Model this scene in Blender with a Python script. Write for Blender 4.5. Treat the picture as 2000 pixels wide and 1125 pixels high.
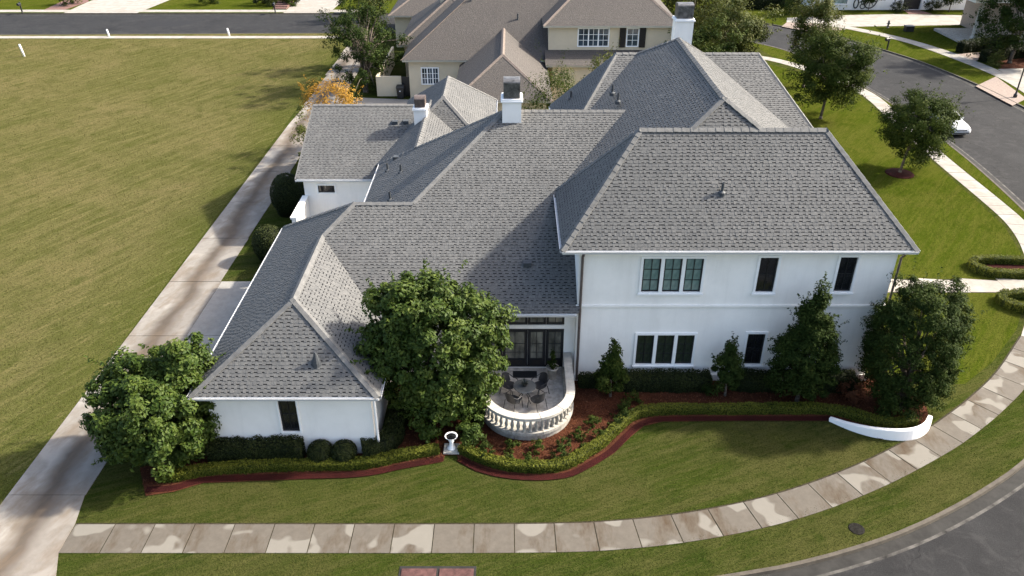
import bpy, math, random
import numpy as np
from mathutils import Vector, Matrix

random.seed(7)
scene = bpy.context.scene
for o in list(bpy.data.objects):
    bpy.data.objects.remove(o)
C = scene.collection
R = math.radians

# ------------------------------------------------------------------ camera
cd = bpy.data.cameras.new('camera')
cam = bpy.data.objects.new('camera', cd)
C.objects.link(cam)
cam.location = (0, 0, 21)
cam.rotation_euler = (R(90 - 30.4), 0, 0)
cd.sensor_width = 36
cd.lens = 1555 / 2000 * 36
cd.clip_end = 1500
scene.camera = cam

# ------------------------------------------------------------------ light
SUN = Vector((1.24, 0.33, 1.0)).normalized()
elev = math.asin(SUN.z)
azim = math.atan2(SUN.x, SUN.y)
w = bpy.data.worlds.new('World')
scene.world = w
w.use_nodes = True
nt = w.node_tree
bg = nt.nodes['Background']
sky = nt.nodes.new('ShaderNodeTexSky')
sky.sky_type = 'NISHITA'
sky.sun_disc = False
sky.sun_elevation = elev
sky.sun_rotation = azim
sky.air_density = 1.0
sky.dust_density = 4.0
sky.ozone_density = 0.5
nt.links.new(sky.outputs[0], bg.inputs[0])
bg.inputs[1].default_value = 0.15
sl = bpy.data.lights.new('sun', 'SUN')
sl.energy = 4.1
sl.angle = R(2.0)
sl.color = (1.0, 0.94, 0.83)
sun = bpy.data.objects.new('sun', sl)
C.objects.link(sun)
sun.rotation_euler = (-SUN).to_track_quat('-Z', 'Y').to_euler()
sun.location = (40, 20, 40)
vs = scene.view_settings
vs.view_transform = 'Standard'
vs.look = 'None'
vs.gamma = 1
vs.exposure = 1.46
scene.render.engine = 'CYCLES'

# ------------------------------------------------------------------ helpers
def link(o, parent=None):
    C.objects.link(o)
    if parent is not None:
        o.parent = parent
    return o

def tag(o, label=None, cat=None, group=None, kind=None):
    if label: o['label'] = label
    if cat: o['category'] = cat
    if group: o['group'] = group
    if kind: o['kind'] = kind
    return o

def empty(name, loc=(0, 0, 0), rz=0, parent=None):
    o = bpy.data.objects.new(name, None)
    o.location = loc
    o.rotation_euler = (0, 0, rz)
    o.empty_display_size = .2
    return link(o, parent)

def mesh(name, verts, faces, mat, parent=None, smooth=False):
    me = bpy.data.meshes.new(name)
    me.from_pydata([tuple(v) for v in verts], [], faces)
    if mat: me.materials.append(mat)
    if smooth:
        me.polygons.foreach_set('use_smooth', [True] * len(me.polygons))
    me.update()
    return link(bpy.data.objects.new(name, me), parent)

class MB:
    def __init__(s): s.v = []; s.f = []
    def add(s, v, f):
        b = len(s.v); s.v += [tuple(p) for p in v]; s.f += [tuple(i + b for i in q) for q in f]; return s
    def box(s, x0, x1, y0, y1, z0, z1):
        return s.add([(x0,y0,z0),(x1,y0,z0),(x1,y1,z0),(x0,y1,z0),(x0,y0,z1),(x1,y0,z1),(x1,y1,z1),(x0,y1,z1)],
                     [(0,3,2,1),(4,5,6,7),(0,1,5,4),(1,2,6,5),(2,3,7,6),(3,0,4,7)])
    def poly(s, pts, z=None):
        if z is not None: pts = [(p[0], p[1], z) for p in pts]
        return s.add(pts, [tuple(range(len(pts)))])
    def prism(s, pts, z0, z1):
        n = len(pts)
        v = [(p[0], p[1], z0) for p in pts] + [(p[0], p[1], z1) for p in pts]
        f = [tuple(range(n, 2*n)), tuple(reversed(range(n)))]
        f += [(i, (i+1) % n, n + (i+1) % n, n + i) for i in range(n)]
        return s.add(v, f)
    def tube(s, p0, p1, r0, r1=None, n=8, cap=True):
        r1 = r0 if r1 is None else r1
        p0 = Vector(p0); p1 = Vector(p1); d = (p1 - p0).normalized()
        a = d.orthogonal().normalized(); b = d.cross(a)
        v = []
        for p, r in ((p0, r0), (p1, r1)):
            for k in range(n):
                t = 2*math.pi*k/n
                v.append(p + a*(r*math.cos(t)) + b*(r*math.sin(t)))
        f = [(k, (k+1) % n, n + (k+1) % n, n + k) for k in range(n)]
        if cap: f += [tuple(reversed(range(n))), tuple(range(n, 2*n))]
        return s.add(v, f)
    def path(s, pts, rad, n=7):
        for i in range(len(pts)-1):
            s.tube(pts[i], pts[i+1], rad[i] if hasattr(rad, '__len__') else rad, rad[i+1] if hasattr(rad, '__len__') else rad, n)
        return s
    def lathe(s, prof, c=(0,0,0), n=20):
        v = []; f = []; m = len(prof)
        for (r, z) in prof:
            for k in range(n):
                t = 2*math.pi*k/n
                v.append((c[0]+r*math.cos(t), c[1]+r*math.sin(t), c[2]+z))
        for i in range(m-1):
            for k in range(n):
                f.append((i*n+k, i*n+(k+1) % n, (i+1)*n+(k+1) % n, (i+1)*n+k))
        f.append(tuple(reversed(range(n)))); f.append(tuple(range((m-1)*n, m*n)))
        return s.add(v, f)
    def build(s, name, mat, parent=None, smooth=False): return mesh(name, s.v, s.f, mat, parent, smooth)

def copy_tree(o, parent=None):
    c = o.copy(); C.objects.link(c); c.parent = parent
    for ch in o.children: copy_tree(ch, c)
    return c

def bevel(o, wd=.01, seg=2):
    m = o.modifiers.new('b', 'BEVEL'); m.width = wd; m.segments = seg; m.limit_method = 'ANGLE'; return o

def smooth_curve(pts, step=.6):
    """Catmull-Rom through 2D points, resampled evenly"""
    P = [np.array(p, float) for p in pts]
    P = [2*P[0]-P[1]] + P + [2*P[-1]-P[-2]]
    out = []
    for i in range(1, len(P)-2):
        for k in range(24):
            t = k/24
            out.append(.5*((2*P[i]) + (-P[i-1]+P[i+1])*t + (2*P[i-1]-5*P[i]+4*P[i+1]-P[i+2])*t*t + (-P[i-1]+3*P[i]-3*P[i+1]+P[i+2])*t**3))
    out.append(P[-2])
    out = np.array(out)
    d = np.r_[0, np.cumsum(np.hypot(*np.diff(out, axis=0).T))]
    n = max(2, int(round(d[-1]/step)) + 1)
    q = np.linspace(0, d[-1], n)
    return np.c_[np.interp(q, d, out[:, 0]), np.interp(q, d, out[:, 1])]

def offset(pl, dist):
    """offset polyline to its left by dist"""
    pl = np.asarray(pl, float)
    t = np.gradient(pl, axis=0); t /= np.linalg.norm(t, axis=1)[:, None]
    return pl + np.c_[-t[:, 1], t[:, 0]]*dist

# ------------------------------------------------------------------ materials
MATS = {}
def newmat(name, rough=.8, spec=.3, metal=0):
    m = bpy.data.materials.new(name); m.use_nodes = True
    b = m.node_tree.nodes['Principled BSDF']
    b.inputs['Roughness'].default_value = rough
    b.inputs['Specular IOR Level'].default_value = spec
    b.inputs['Metallic'].default_value = metal
    MATS[name] = m
    return m, m.node_tree, b

def N(nt, t, **kw):
    n = nt.nodes.new('ShaderNode' + t)
    for k, v in kw.items(): setattr(n, k, v)
    return n

def noise(nt, scale, detail=4, rough=.6, vec=None, dist=0):
    n = N(nt, 'TexNoise'); n.inputs['Scale'].default_value = scale; n.inputs['Detail'].default_value = detail
    n.inputs['Roughness'].default_value = rough; n.inputs['Distortion'].default_value = dist
    if vec is not None: nt.links.new(vec, n.inputs['Vector'])
    return n.outputs[0]

def ramp(nt, fac, stops, interp='LINEAR'):
    r = N(nt, 'ValToRGB'); r.color_ramp.interpolation = interp
    e = r.color_ramp.elements
    while len(e) < len(stops): e.new(.5)
    for i, (p, c) in enumerate(stops):
        e[i].position = p; e[i].color = (c[0], c[1], c[2], 1) if hasattr(c, '__len__') else (c, c, c, 1)
    nt.links.new(fac, r.inputs[0]); return r.outputs[0]

def mix(nt, fac, a, b, mode='MIX'):
    m = N(nt, 'Mix', data_type='RGBA', blend_type=mode)
    for sck, val in ((m.inputs[0], fac), (m.inputs[6], a), (m.inputs[7], b)):
        if isinstance(val, (int, float)): sck.default_value = val
        elif hasattr(val, '__len__'): sck.default_value = (val[0], val[1], val[2], 1)
        else: nt.links.new(val, sck)
    return m.outputs[2]

def math_(nt, op, a, b=None, clamp=False):
    m = N(nt, 'Math', operation=op, use_clamp=clamp)
    for i, val in enumerate((a, b)):
        if val is None: continue
        if isinstance(val, (int, float)): m.inputs[i].default_value = val
        else: nt.links.new(val, m.inputs[i])
    return m.outputs[0]

def objco(nt, scale=None, rot=None):
    t = N(nt, 'TexCoord').outputs['Object']
    for key, val in (('Rotation', rot), ('Scale', scale)):
        if val:
            mp = N(nt, 'Mapping'); mp.inputs[key].default_value = val
            nt.links.new(t, mp.inputs['Vector']); t = mp.outputs[0]
    return t

def bump(nt, b, h, strength=.3, dist=.02):
    n = N(nt, 'Bump'); n.inputs['Strength'].default_value = strength; n.inputs['Distance'].default_value = dist
    nt.links.new(h, n.inputs['Height']); nt.links.new(n.outputs[0], b.inputs['Normal'])

def plain(name, col, rough=.7, spec=.3, metal=0, var=.12, scale=3.0, bmp=0, bscale=60):
    """a colour with weathering noise"""
    m, nt, b = newmat(name, rough, spec, metal)
    co = objco(nt)
    n1 = noise(nt, scale, 6, .65, co)
    lo = [c*(1-var*1.4) for c in col]; hi = [min(1, c*(1+var)) for c in col]
    c = ramp(nt, n1, [(.3, lo), (.7, hi)])
    nt.links.new(c, b.inputs['Base Color'])
    if bmp: bump(nt, b, noise(nt, bscale, 4, .6, co), bmp)
    return m

GS = .29     # turf reflects only a few percent
def grass_mat(name, base, dry, deep, streak=1.05, fine=1.0, dryness=.5, edge_x=None):
    base, dry, deep = ([q*GS for q in c_] for c_ in (base, dry, deep))
    m, nt, b = newmat(name, 1.0, 0.0)
    co = objco(nt)
    big = noise(nt, .13, 6, .65, co, .4)
    mid = noise(nt, .8, 6, .7, co, .8)
    rot = (0, 0, -streak)
    st = noise(nt, 1.0, 5, .65, objco(nt, (.16, 1.6, 1), rot), .5)
    st2 = noise(nt, 1.0, 5, .7, objco(nt, (1.2*fine, 7*fine, 1), rot), .6)
    fi = noise(nt, 14*fine, 4, .75, co)
    fi2 = noise(nt, 45*fine, 3, .75, co)
    c = mix(nt, ramp(nt, big, [(.52-.14*dryness, 0), (.72-.14*dryness, 1)]), base, dry)
    c = mix(nt, ramp(nt, mid, [(.48, 0), (.66, .8)]), c, deep)
    c = mix(nt, ramp(nt, st, [(.45, 0), (.66, .75)]), c, [d*1.1 for d in dry])
    if edge_x is not None:
        sep = N(nt, 'SeparateXYZ'); nt.links.new(co, sep.inputs[0])
        d = math_(nt, 'ADD', math_(nt, 'SUBTRACT', edge_x, sep.outputs[0]), math_(nt, 'MULTIPLY', math_(nt, 'SUBTRACT', mid, .5), 6.0))
        c = mix(nt, ramp(nt, math_(nt, 'MULTIPLY', d, .2), [(.1, .8), (.75, 0)]), c, [base[0]*.72, base[1]*.86, base[2]*.55])
    c = mix(nt, ramp(nt, st2, [(.50, 0), (.68, .6)]), c, [d*1.35 for d in dry])
    c = mix(nt, ramp(nt, st2, [(.30, .5), (.44, 0)]), c, [d*.6 for d in deep])
    c = mix(nt, ramp(nt, fi, [(.34, .75), (.52, 0)]), c, [d*.38 for d in deep])
    c = mix(nt, ramp(nt, fi2, [(.52, 0), (.70, .6)]), c, [d*1.6 for d in dry])
    nt.links.new(c, b.inputs['Base Color'])
    h = math_(nt, 'ADD', fi, math_(nt, 'MULTIPLY', fi2, .5))
    bump(nt, b, h, .9, .05)
    return m

M_grass = grass_mat('lawn_grass', (.098, .142, .024), (.190, .185, .060), (.052, .100, .014), .4, 1.0, .45)
M_grass_side = grass_mat('side_lawn_grass', (.130, .180, .018), (.195, .205, .038), (.080, .135, .009), .9, .8, .3)
M_field = grass_mat('field_grass', (.215, .222, .066), (.345, .295, .125), (.130, .165, .034), 1.05, .6, .6, -18.2)
M_asphalt, nt_, b_ = newmat('asphalt', .9, .15)
co = objco(nt_)
c_ = ramp(nt_, noise(nt_, .35, 6, .7, co, .5), [(.3, (.013, .0131, .0138)), (.7, (.028, .028, .0285))])
c_ = mix(nt_, ramp(nt_, noise(nt_, 26, 4, .8, co), [(.36, .6), (.56, 0)]), c_, (.007, .007, .0075))
c_ = mix(nt_, ramp(nt_, noise(nt_, 34, 3, .8, co), [(.56, 0), (.74, .6)]), c_, (.060, .058, .056))
c_ = mix(nt_, ramp(nt_, noise(nt_, .9, 6, .75, co, 1.2), [(.50, 0), (.66, .45)]), c_, (.043, .042, .041))
vo = N(nt_, 'TexVoronoi', feature='DISTANCE_TO_EDGE'); vo.inputs['Scale'].default_value = .33
dv = N(nt_, 'VectorMath', operation='ADD'); nz = N(nt_, 'TexNoise'); nz.inputs['Scale'].default_value = 1.1; nz.inputs['Detail'].default_value = 5
nt_.links.new(co, nz.inputs['Vector']); nt_.links.new(co, dv.inputs[0]); nt_.links.new(nz.outputs[1], dv.inputs[1]); nt_.links.new(dv.outputs[0], vo.inputs['Vector'])
ck = math_(nt_, 'MULTIPLY', ramp(nt_, vo.outputs[0], [(.0, 1), (.012, 0)]), ramp(nt_, noise(nt_, .15, 3, .5, co), [(.48, 0), (.56, .8)]))
c_ = mix(nt_, ck, c_, (.006, .006, .006))
nt_.links.new(c_, b_.inputs['Base Color']); bump(nt_, b_, noise(nt_, 90, 3, .7, co), .5, .01)
M_patch = plain('asphalt_patch', (.016, .016, .017), .9, .2, var=.15, scale=6)

def concrete_mat(name, dirty, clean, patch=.56, soft=.012, brown=.5, swale=None):
    dirty = [q*.50 for q in dirty]; clean = [q*.50 for q in clean]
    m, nt, b = newmat(name, .85, .25)
    co = objco(nt)
    rnd = N(nt, 'ObjectInfo').outputs['Random']
    va = N(nt, 'VectorMath', operation='ADD'); cx = N(nt, 'CombineXYZ')
    nt.links.new(math_(nt, 'MULTIPLY', rnd, 60.0), cx.inputs[0]); nt.links.new(math_(nt, 'MULTIPLY', rnd, 23.0), cx.inputs[1])
    nt.links.new(co, va.inputs[0]); nt.links.new(cx.outputs[0], va.inputs[1])
    n1 = noise(nt, .95, 1.5, .45, va.outputs[0], .15)
    n2 = noise(nt, 3.5, 6, .7, co)
    base = mix(nt, ramp(nt, n2, [(.3, 0), (.7, 1)]), [d*.84 for d in dirty], [d*1.1 for d in dirty])
    stain = noise(nt, .55, 5, .7, objco(nt, (1.4, .5, 1)))
    base = mix(nt, math_(nt, 'MULTIPLY', ramp(nt, stain, [(.5, 0), (.68, 1)]), brown), base, (dirty[0]*.55, dirty[1]*.42, dirty[2]*.28))
    t = math_(nt, 'ADD', n1, math_(nt, 'MULTIPLY', math_(nt, 'SUBTRACT', rnd, .5), .16))
    pm = ramp(nt, t, [(patch, 0), (patch+soft, 1)])
    cl = mix(nt, ramp(nt, n2, [(.3, 0), (.7, 1)]), [d*.93 for d in clean], clean)
    c = mix(nt, pm, base, cl)
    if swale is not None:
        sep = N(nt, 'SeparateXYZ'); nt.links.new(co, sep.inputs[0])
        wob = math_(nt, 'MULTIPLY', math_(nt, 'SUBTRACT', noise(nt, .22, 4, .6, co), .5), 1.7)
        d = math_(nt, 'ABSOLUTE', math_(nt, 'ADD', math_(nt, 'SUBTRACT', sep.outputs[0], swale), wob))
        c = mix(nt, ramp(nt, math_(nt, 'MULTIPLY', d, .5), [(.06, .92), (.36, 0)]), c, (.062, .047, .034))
        c = mix(nt, ramp(nt, math_(nt, 'ADD', math_(nt, 'MULTIPLY', math_(nt, 'SUBTRACT', sep.outputs[0], swale), .5), math_(nt, 'ADD', math_(nt, 'MULTIPLY', wob, .4), .3)), [(.3, 0), (.42, .3)]), c, (.12, .10, .085))  # house shadow and dirt painted in: slab greyer on the house side
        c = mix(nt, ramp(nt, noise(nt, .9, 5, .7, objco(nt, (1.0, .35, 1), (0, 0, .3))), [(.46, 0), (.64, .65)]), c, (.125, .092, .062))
    nt.links.new(c, b.inputs['Base Color'])
    bump(nt, b, noise(nt, 60, 4, .7, co), .25, .01)
    return m
M_walk = concrete_mat('sidewalk_concrete', (.195, .170, .138), (.325, .30, .255), .56, .045, 1.0)
M_walk2 = concrete_mat('pale_concrete', (.50, .46, .40), (.56, .53, .47), .5, .1, .2)
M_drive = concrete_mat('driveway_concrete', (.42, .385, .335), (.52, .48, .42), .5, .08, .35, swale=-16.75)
M_pad = concrete_mat('pad_concrete', (.46, .43, .385), (.52, .49, .44), .5, .15, .15)
M_kerb = plain('kerb_concrete', (.075, .064, .050), .85, .25, var=.25, scale=2.5, bmp=.3)
M_gutter_pan = plain('gutter_pan_concrete', (.022, .021, .019), .85, .25, var=.35, scale=1.8, bmp=.3)
M_lip = plain('gutter_lip_concrete', (.060, .056, .050), .85, .25, var=.8, scale=1.5, bmp=.3)
M_edge = plain('soil_edge', (.035, .030, .018), .95, .1, var=.4, scale=8)

def mulch_mat(name, a, b2, c3):
    m, nt, b = newmat(name, .95, .1)
    co = objco(nt)
    n1 = noise(nt, 26, 5, .8, co, .8); n2 = noise(nt, 1.3, 4, .6, co)
    c = ramp(nt, n1, [(.3, a), (.52, b2), (.72, c3)])
    c = mix(nt, ramp(nt, n2, [(.4, .45), (.65, 0)]), c, [q*.6 for q in a])
    nt.links.new(c, b.inputs['Base Color']); bump(nt, b, n1, .9, .05)
    return m
M_mulch = mulch_mat('bark_mulch', (.030, .010, .006), (.085, .028, .014), (.16, .07, .038))
M_mulch_red = mulch_mat('red_mulch', (.016, .004, .0035), (.038, .007, .006), (.060, .013, .010))

M_stucco = plain('white_stucco', (.90, .87, .82), .85, .25, var=.05, scale=.6, bmp=.12, bscale=45)
_nt = M_stucco.node_tree; _b = _nt.nodes['Principled BSDF']
_src = _b.inputs['Base Color'].links[0].from_socket
_w = ramp(_nt, noise(_nt, 1.0, 6, .7, objco(_nt, (2.2, 2.2, .22)), .3), [(.48, 0), (.72, .22)])
_nt.links.new(mix(_nt, _w, _src, (.62, .59, .54)), _b.inputs['Base Color'])
M_trim = plain('white_trim', (.86, .855, .84), .55, .4, var=.02)
M_gutter = plain('white_gutter', (.55, .55, .55), .4, .5, var=.05)
M_darkmetal = plain('dark_bronze_metal', (.030, .028, .026), .45, .5, metal=.3, var=.2)
M_pipe = plain('bronze_downpipe', (.12, .095, .085), .5, .4, metal=.2, var=.2)
M_black = plain('black_frame', (.012, .013, .015), .4, .5, var=.1)
M_lead = plain('roof_vent_lead', (.05, .055, .06), .6, .4, var=.3, scale=9)
M_capmetal = plain('chimney_cap_metal', (.14, .135, .13), .45, .5, metal=.5, var=.5, scale=4)
M_rust = plain('chimney_cap_rust', (.11, .085, .075), .6, .4, metal=.3, var=.3, scale=5)

def shingle_mat(name, dark, light, lichen=.3):
    m, nt, b = newmat(name, .78, .35)
    co = objco(nt)
    isl = N(nt, 'NewGeometry').outputs['Random Per Island']
    rnd = N(nt, 'ObjectInfo').outputs['Random']
    r = math_(nt, 'FRACT', math_(nt, 'ADD', isl, rnd))
    c = ramp(nt, r, [(0, dark), (.55, [(d+l)/2 for d, l in zip(dark, light)]), (1, light)])
    n2 = noise(nt, .5, 5, .65, co)
    c = mix(nt, ramp(nt, n2, [(.35, .4), (.6, 0)]), c, [d*.8 for d in dark])
    n3 = noise(nt, 45, 4, .8, co)
    c = mix(nt, ramp(nt, n3, [(.42, .55), (.6, 0)]), c, [d*.55 for d in dark])
    c = mix(nt, math_(nt, 'MULTIPLY', ramp(nt, noise(nt, 11, 5, .75, co), [(.55, 0), (.75, 1)]), lichen), c, [l*1.25 for l in light])
    nt.links.new(c, b.inputs['Base Color']); bump(nt, b, n3, .5, .012)
    return m
M_shingle = shingle_mat('slate_shingle', (.101, .101, .099), (.141, .139, .133), .2)
M_deck = plain('roof_underlay', (.012, .0125, .014), .9, .1, var=.2)
M_cap = plain('ridge_cap_shingle', (.128, .126, .121), .8, .3, var=.2, scale=5, bmp=.3)

def glass_mat(name, tint, curtain=None, rough=.06):
    m, nt, b = newmat(name, rough, .6)
    co = objco(nt)
    n1 = noise(nt, 1.4, 3, .5, objco(nt, (1.5, 1.5, .7)))
    c = ramp(nt, n1, [(.35, [t*.6 for t in tint]), (.65, curtain or [t*1.3 for t in tint])])
    nt.links.new(c, b.inputs['Base Color'])
    return m
M_glass_teal = glass_mat('teal_curtained_glass', (.14, .235, .215), (.25, .36, .33))
M_glass_green = glass_mat('dark_green_glass', (.018, .026, .018), (.05, .062, .04))
M_glass_dark = glass_mat('dark_glass', (.012, .013, .015), (.022, .022, .024))
M_glass_door = glass_mat('door_glass', (.09, .09, .075), (.24, .23, .185))
M_glass_blue = glass_mat('blue_glass', (.035, .05, .07), (.06, .085, .11))

M_beige = plain('beige_stucco', (.60, .51, .37), .85, .25, var=.06, scale=.8)
M_shutter = plain('dark_shutter', (.022, .018, .016), .6, .3)
M_stone = plain('cast_stone', (.36, .335, .29), .85, .25, var=.28, scale=5, bmp=.3)
M_stone2 = plain('cast_stone_cap', (.44, .41, .36), .85, .25, var=.18, scale=4, bmp=.25)
M_tile = plain('patio_stone', (.44, .405, .36), .8, .3, var=.32, scale=3.5, bmp=.2)
M_bark = plain('bark', (.115, .095, .075), .95, .1, var=.4, scale=9, bmp=.8, bscale=30)
M_palebrick = plain('pale_brick_paving', (.235, .185, .155), .85, .2, var=.25, scale=6, bmp=.3)
M_redpaver = plain('red_paver', (.15, .085, .072), .85, .2, var=.3, scale=8, bmp=.3)

LS = .55
def leaf_mat(name, dark, mid, light, trans=.2, rough=.6, spec=.12):
    k_ = LS if 'blade' not in name else GS
    dark, mid, light = ([q*k_ for q in c_] for c_ in (dark, mid, light))
    m, nt, b = newmat(name, rough, spec)
    a = N(nt, 'Attribute', attribute_name='tint').outputs['Fac']
    isl = N(nt, 'NewGeometry').outputs['Random Per Island']
    t = math_(nt, 'ADD', math_(nt, 'MULTIPLY', a, .75), math_(nt, 'MULTIPLY', isl, .25))
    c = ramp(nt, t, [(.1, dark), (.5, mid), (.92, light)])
    nt.links.new(c, b.inputs['Base Color'])
    tr = N(nt, 'BsdfTranslucent'); nt.links.new(mix(nt, .5, c, light), tr.inputs[0])
    ms = N(nt, 'MixShader'); ms.inputs[0].default_value = trans
    out = nt.nodes['Material Output']
    nt.links.new(b.outputs[0], ms.inputs[1]); nt.links.new(tr.outputs[0], ms.inputs[2]); nt.links.new(ms.outputs[0], out.inputs[0])
    return m
L_mag = leaf_mat('glossy_leaf', (.022, .046, .007), (.066, .116, .016), (.178, .230, .040), .25, .55, .16)
L_dark = leaf_mat('dark_leaf', (.012, .026, .006), (.036, .062, .013), (.098, .130, .026), .15, .65, .05)
L_oak = leaf_mat('oak_leaf', (.016, .032, .006), (.050, .082, .014), (.130, .155, .032), .22, .65, .05)
L_bright = leaf_mat('bright_leaf', (.035, .055, .010), (.10, .125, .022), (.22, .22, .055), .25)
L_orange = leaf_mat('autumn_leaf', (.26, .15, .02), (.62, .34, .045), (.95, .55, .11), .3)
L_hedge = leaf_mat('hedge_leaf', (.022, .038, .005), (.100, .130, .014), (.25, .26, .034), .2)
L_hedge_d = leaf_mat('dark_hedge_leaf', (.010, .017, .006), (.028, .042, .012), (.070, .085, .022), .15)
L_blade = leaf_mat('grass_blade', (.055, .098, .010), (.115, .155, .022), (.25, .24, .075), .25, .9, .02)
L_field = leaf_mat('field_blade', (.130, .150, .022), (.225, .215, .055), (.40, .33, .13), .25, .9, .02)
L_red = leaf_mat('russet_leaf', (.10, .035, .018), (.20, .075, .035), (.30, .14, .07), .2)

# ------------------------------------------------------------------ ground, roads, pavements
def sheet(name, pts, z, mat, kind='structure', parent=None):
    from mathutils.geometry import tessellate_polygon
    V3 = [Vector((p[0], p[1], z)) for p in pts]
    tris = []
    for t in tessellate_polygon([V3]):
        p, q, r_ = (V3[i] for i in t)
        tris.append(tuple(t) if (q-p).cross(r_-p).z > 0 else tuple(reversed(t)))
    me = bpy.data.meshes.new(name); me.from_pydata(V3, [], tris); me.update()
    me.materials.append(mat)
    o = link(bpy.data.objects.new(name, me), parent)
    if kind: o['kind'] = kind
    return o

g = MB(); g.poly([(-600, -200), (600, -200), (600, 900), (-600, 900)], -.16); tag(g.build('ground', M_field), kind='structure')

KIN = [(-80,15.9),(-30,15.9),(-10,15.9),(0,16.05),(4.5,16.4),(8.36,17.07),(9.89,17.44),(11.55,17.95),(13.3,18.59),(15.26,19.5),(17.42,20.69),(19.93,22.33),(23.6,25.4),(27.3,29.9),(30,35.2),(31.9,41),(32.8,46.85),(33.4,54),(33.5,60),(33.3,66.8),(32.7,73),(31.4,80),(28.8,87.2),(23,92),(10,94),(-18,94.2),(-80,92.9)]
KOUT = [(-80,6.5),(0,6.5),(6,7),(14,9.5),(22,14),(30,20.5),(37,29),(41,39),(42.8,50),(43.3,60),(43.0,66),(42.4,73),(41,80.1),(39.6,84.2),(37.2,89.8),(35,93.3),(31.5,97),(26,100.5),(10,103.6),(-18,103.9),(-80,103.9)]
kin = smooth_curve(KIN, 1.0); kout = smooth_curve(KOUT, 1.0)
sheet('road', [tuple(p) for p in offset(kin, .06)] + [tuple(p) for p in offset(kout, -.06)[::-1]], -.11, M_asphalt)
DX0 = -18.2
lawn_in = offset(kin, .69)          # behind kerb and gutter pan
lawn_pts = [p for p in lawn_in if p[0] > DX0]
ylo = lawn_pts[0][1]; yhi = lawn_pts[-1][1]
# outer verge and gardens beyond the road
ver = offset(kout, -.69)
out_pts = [tuple(p) for p in ver]
sheet('far_lawn', out_pts + [(-300,103.5+.9),(-300,400),(400,400),(400,-60),(-80,-60)], -.01, M_grass_side)
# lawn of the corner plot, and the vacant field beside the drive
sheet('lawn', [(DX0, ylo)] + [tuple(p) for p in lawn_pts] + [(DX0, yhi)], 0, M_grass)
fl = [tuple(p) for p in lawn_in if p[0] <= DX0]
lo = [p for p in fl if p[1] < 50]; hi = [p for p in fl if p[1] > 50]
sheet('field', lo + [(DX0, ylo), (DX0, yhi)] + hi, 0.0, M_field)
# greener lawn along the right side of the house
sheet('side_lawn', [(15.8,29.5),(17.5,27.5),(19.6,27.6),(21.6,29.2),(24.1,31.8),(26.8,35.6),(28.7,39.8),(29.6,43.2),(29.8,47),(30.0,54.2),(30.6,64),(30.9,70),(28.5,76),(25.6,80.3),(16.3,84),(15.9,62),(15.9,50)], .004, M_grass_side)

vs_o = [tuple(p) for p in smooth_curve([(22.2,27.5),(25.1,30.3),(28.2,34.6),(30.2,39.4),(31.1,43),(31.4,47),(31.6,54.2),(32.15,64),(32.3,70.3),(30.7,76.2),(27,82.7)], 1.0)]
kv = [tuple(p) for p in lawn_in if p[0] > 22 and p[1] < 90 and p[1] > 24.5]
kv = [(p[0]-.02, p[1]) for p in kv]
sheet('side_verge', vs_o+kv[::-1], .004, M_grass_side)
def ribbon(name, cols, mat, flip=False):
    """sheet through several parallel polylines [(polyline, z), ...]"""
    n = len(cols[0][0]); k = len(cols); v = []; f = []
    for i in range(n):
        for pl, z in cols: v.append((pl[i][0], pl[i][1], z))
    for i in range(n-1):
        for j in range(k-1):
            q = (k*i+j, k*i+j+1, k*i+k+j+1, k*i+k+j)
            f.append(q[::-1] if flip else q)
    o = mesh(name, v, f, mat); o['kind'] = 'structure'; return o
def kerb_line(name, pl, side):
    """kerb stone, gutter pan and pale lip along a polyline (side +1: the lawn lies to its left)"""
    q = lambda d: offset(pl, d*side)
    ribbon(name, [(q(.70), -.14), (q(.70), .014), (q(.56), .014), (q(.53), -.10), (q(.53), -.14)], M_kerb, side < 0)
    ribbon(name.replace('kerb', 'gutter'), [(q(.53), -.098), (q(.11), -.104)], M_gutter_pan, side < 0)
    ribbon(name.replace('kerb', 'gutter_lip'), [(q(.11), -.1035), (q(0), -.105)], M_lip, side < 0)
kerb_line('kerb', kin, 1)
kerb_line('kerb_far', kout, -1)

# sidewalk slabs: inner and outer edges of the walk
def slabs(name, inner, outer, step, mat, z=.016, gap=.034, edge=True, parentname=None):
    inner = smooth_curve(inner, .1); outer = smooth_curve(outer, .1) if outer is not None else offset(inner, -1.25)
    L = np.r_[0, np.cumsum(np.hypot(*np.diff((inner), axis=0).T))]
    n = max(1, int(round(L[-1]/step)))
    lip_ = offset(inner, .07*(1 if name == 'sidewalk' else 0))
    par = mesh(name, [(p[0], p[1], .0055) for p in np.r_[lip_, outer[::-1]]], [tuple(range(len(inner)+len(outer)))], M_edge)
    par['kind'] = 'structure'
    def at(pl, s):
        q = s*(len(pl)-1)
        i = min(int(q), len(pl)-2); t = q-i
        return pl[i]*(1-t)+pl[i+1]*t
    for k in range(n):
        g_ = gap/2/step/n*1.0*step/(L[-1]/n)
        s0 = (k)/n+g_; s1 = (k+1)/n-g_
        m = 4 if step < 3 else 8
        a = [at(inner, s0+(s1-s0)*j/m) for j in range(m+1)]
        b = [at(outer, s0+(s1-s0)*j/m) for j in range(m+1)]
        pts = [tuple(p) for p in a] + [tuple(p) for p in b[::-1]]
        if sum(pts[i][0]*pts[(i+1) % len(pts)][1]-pts[(i+1) % len(pts)][0]*pts[i][1] for i in range(len(pts))) < 0: pts = pts[::-1]
        dz = random.uniform(-.004, .004)
        MB().prism(pts, -.05, z+dz).build('slab', mat, par)
    return par
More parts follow.
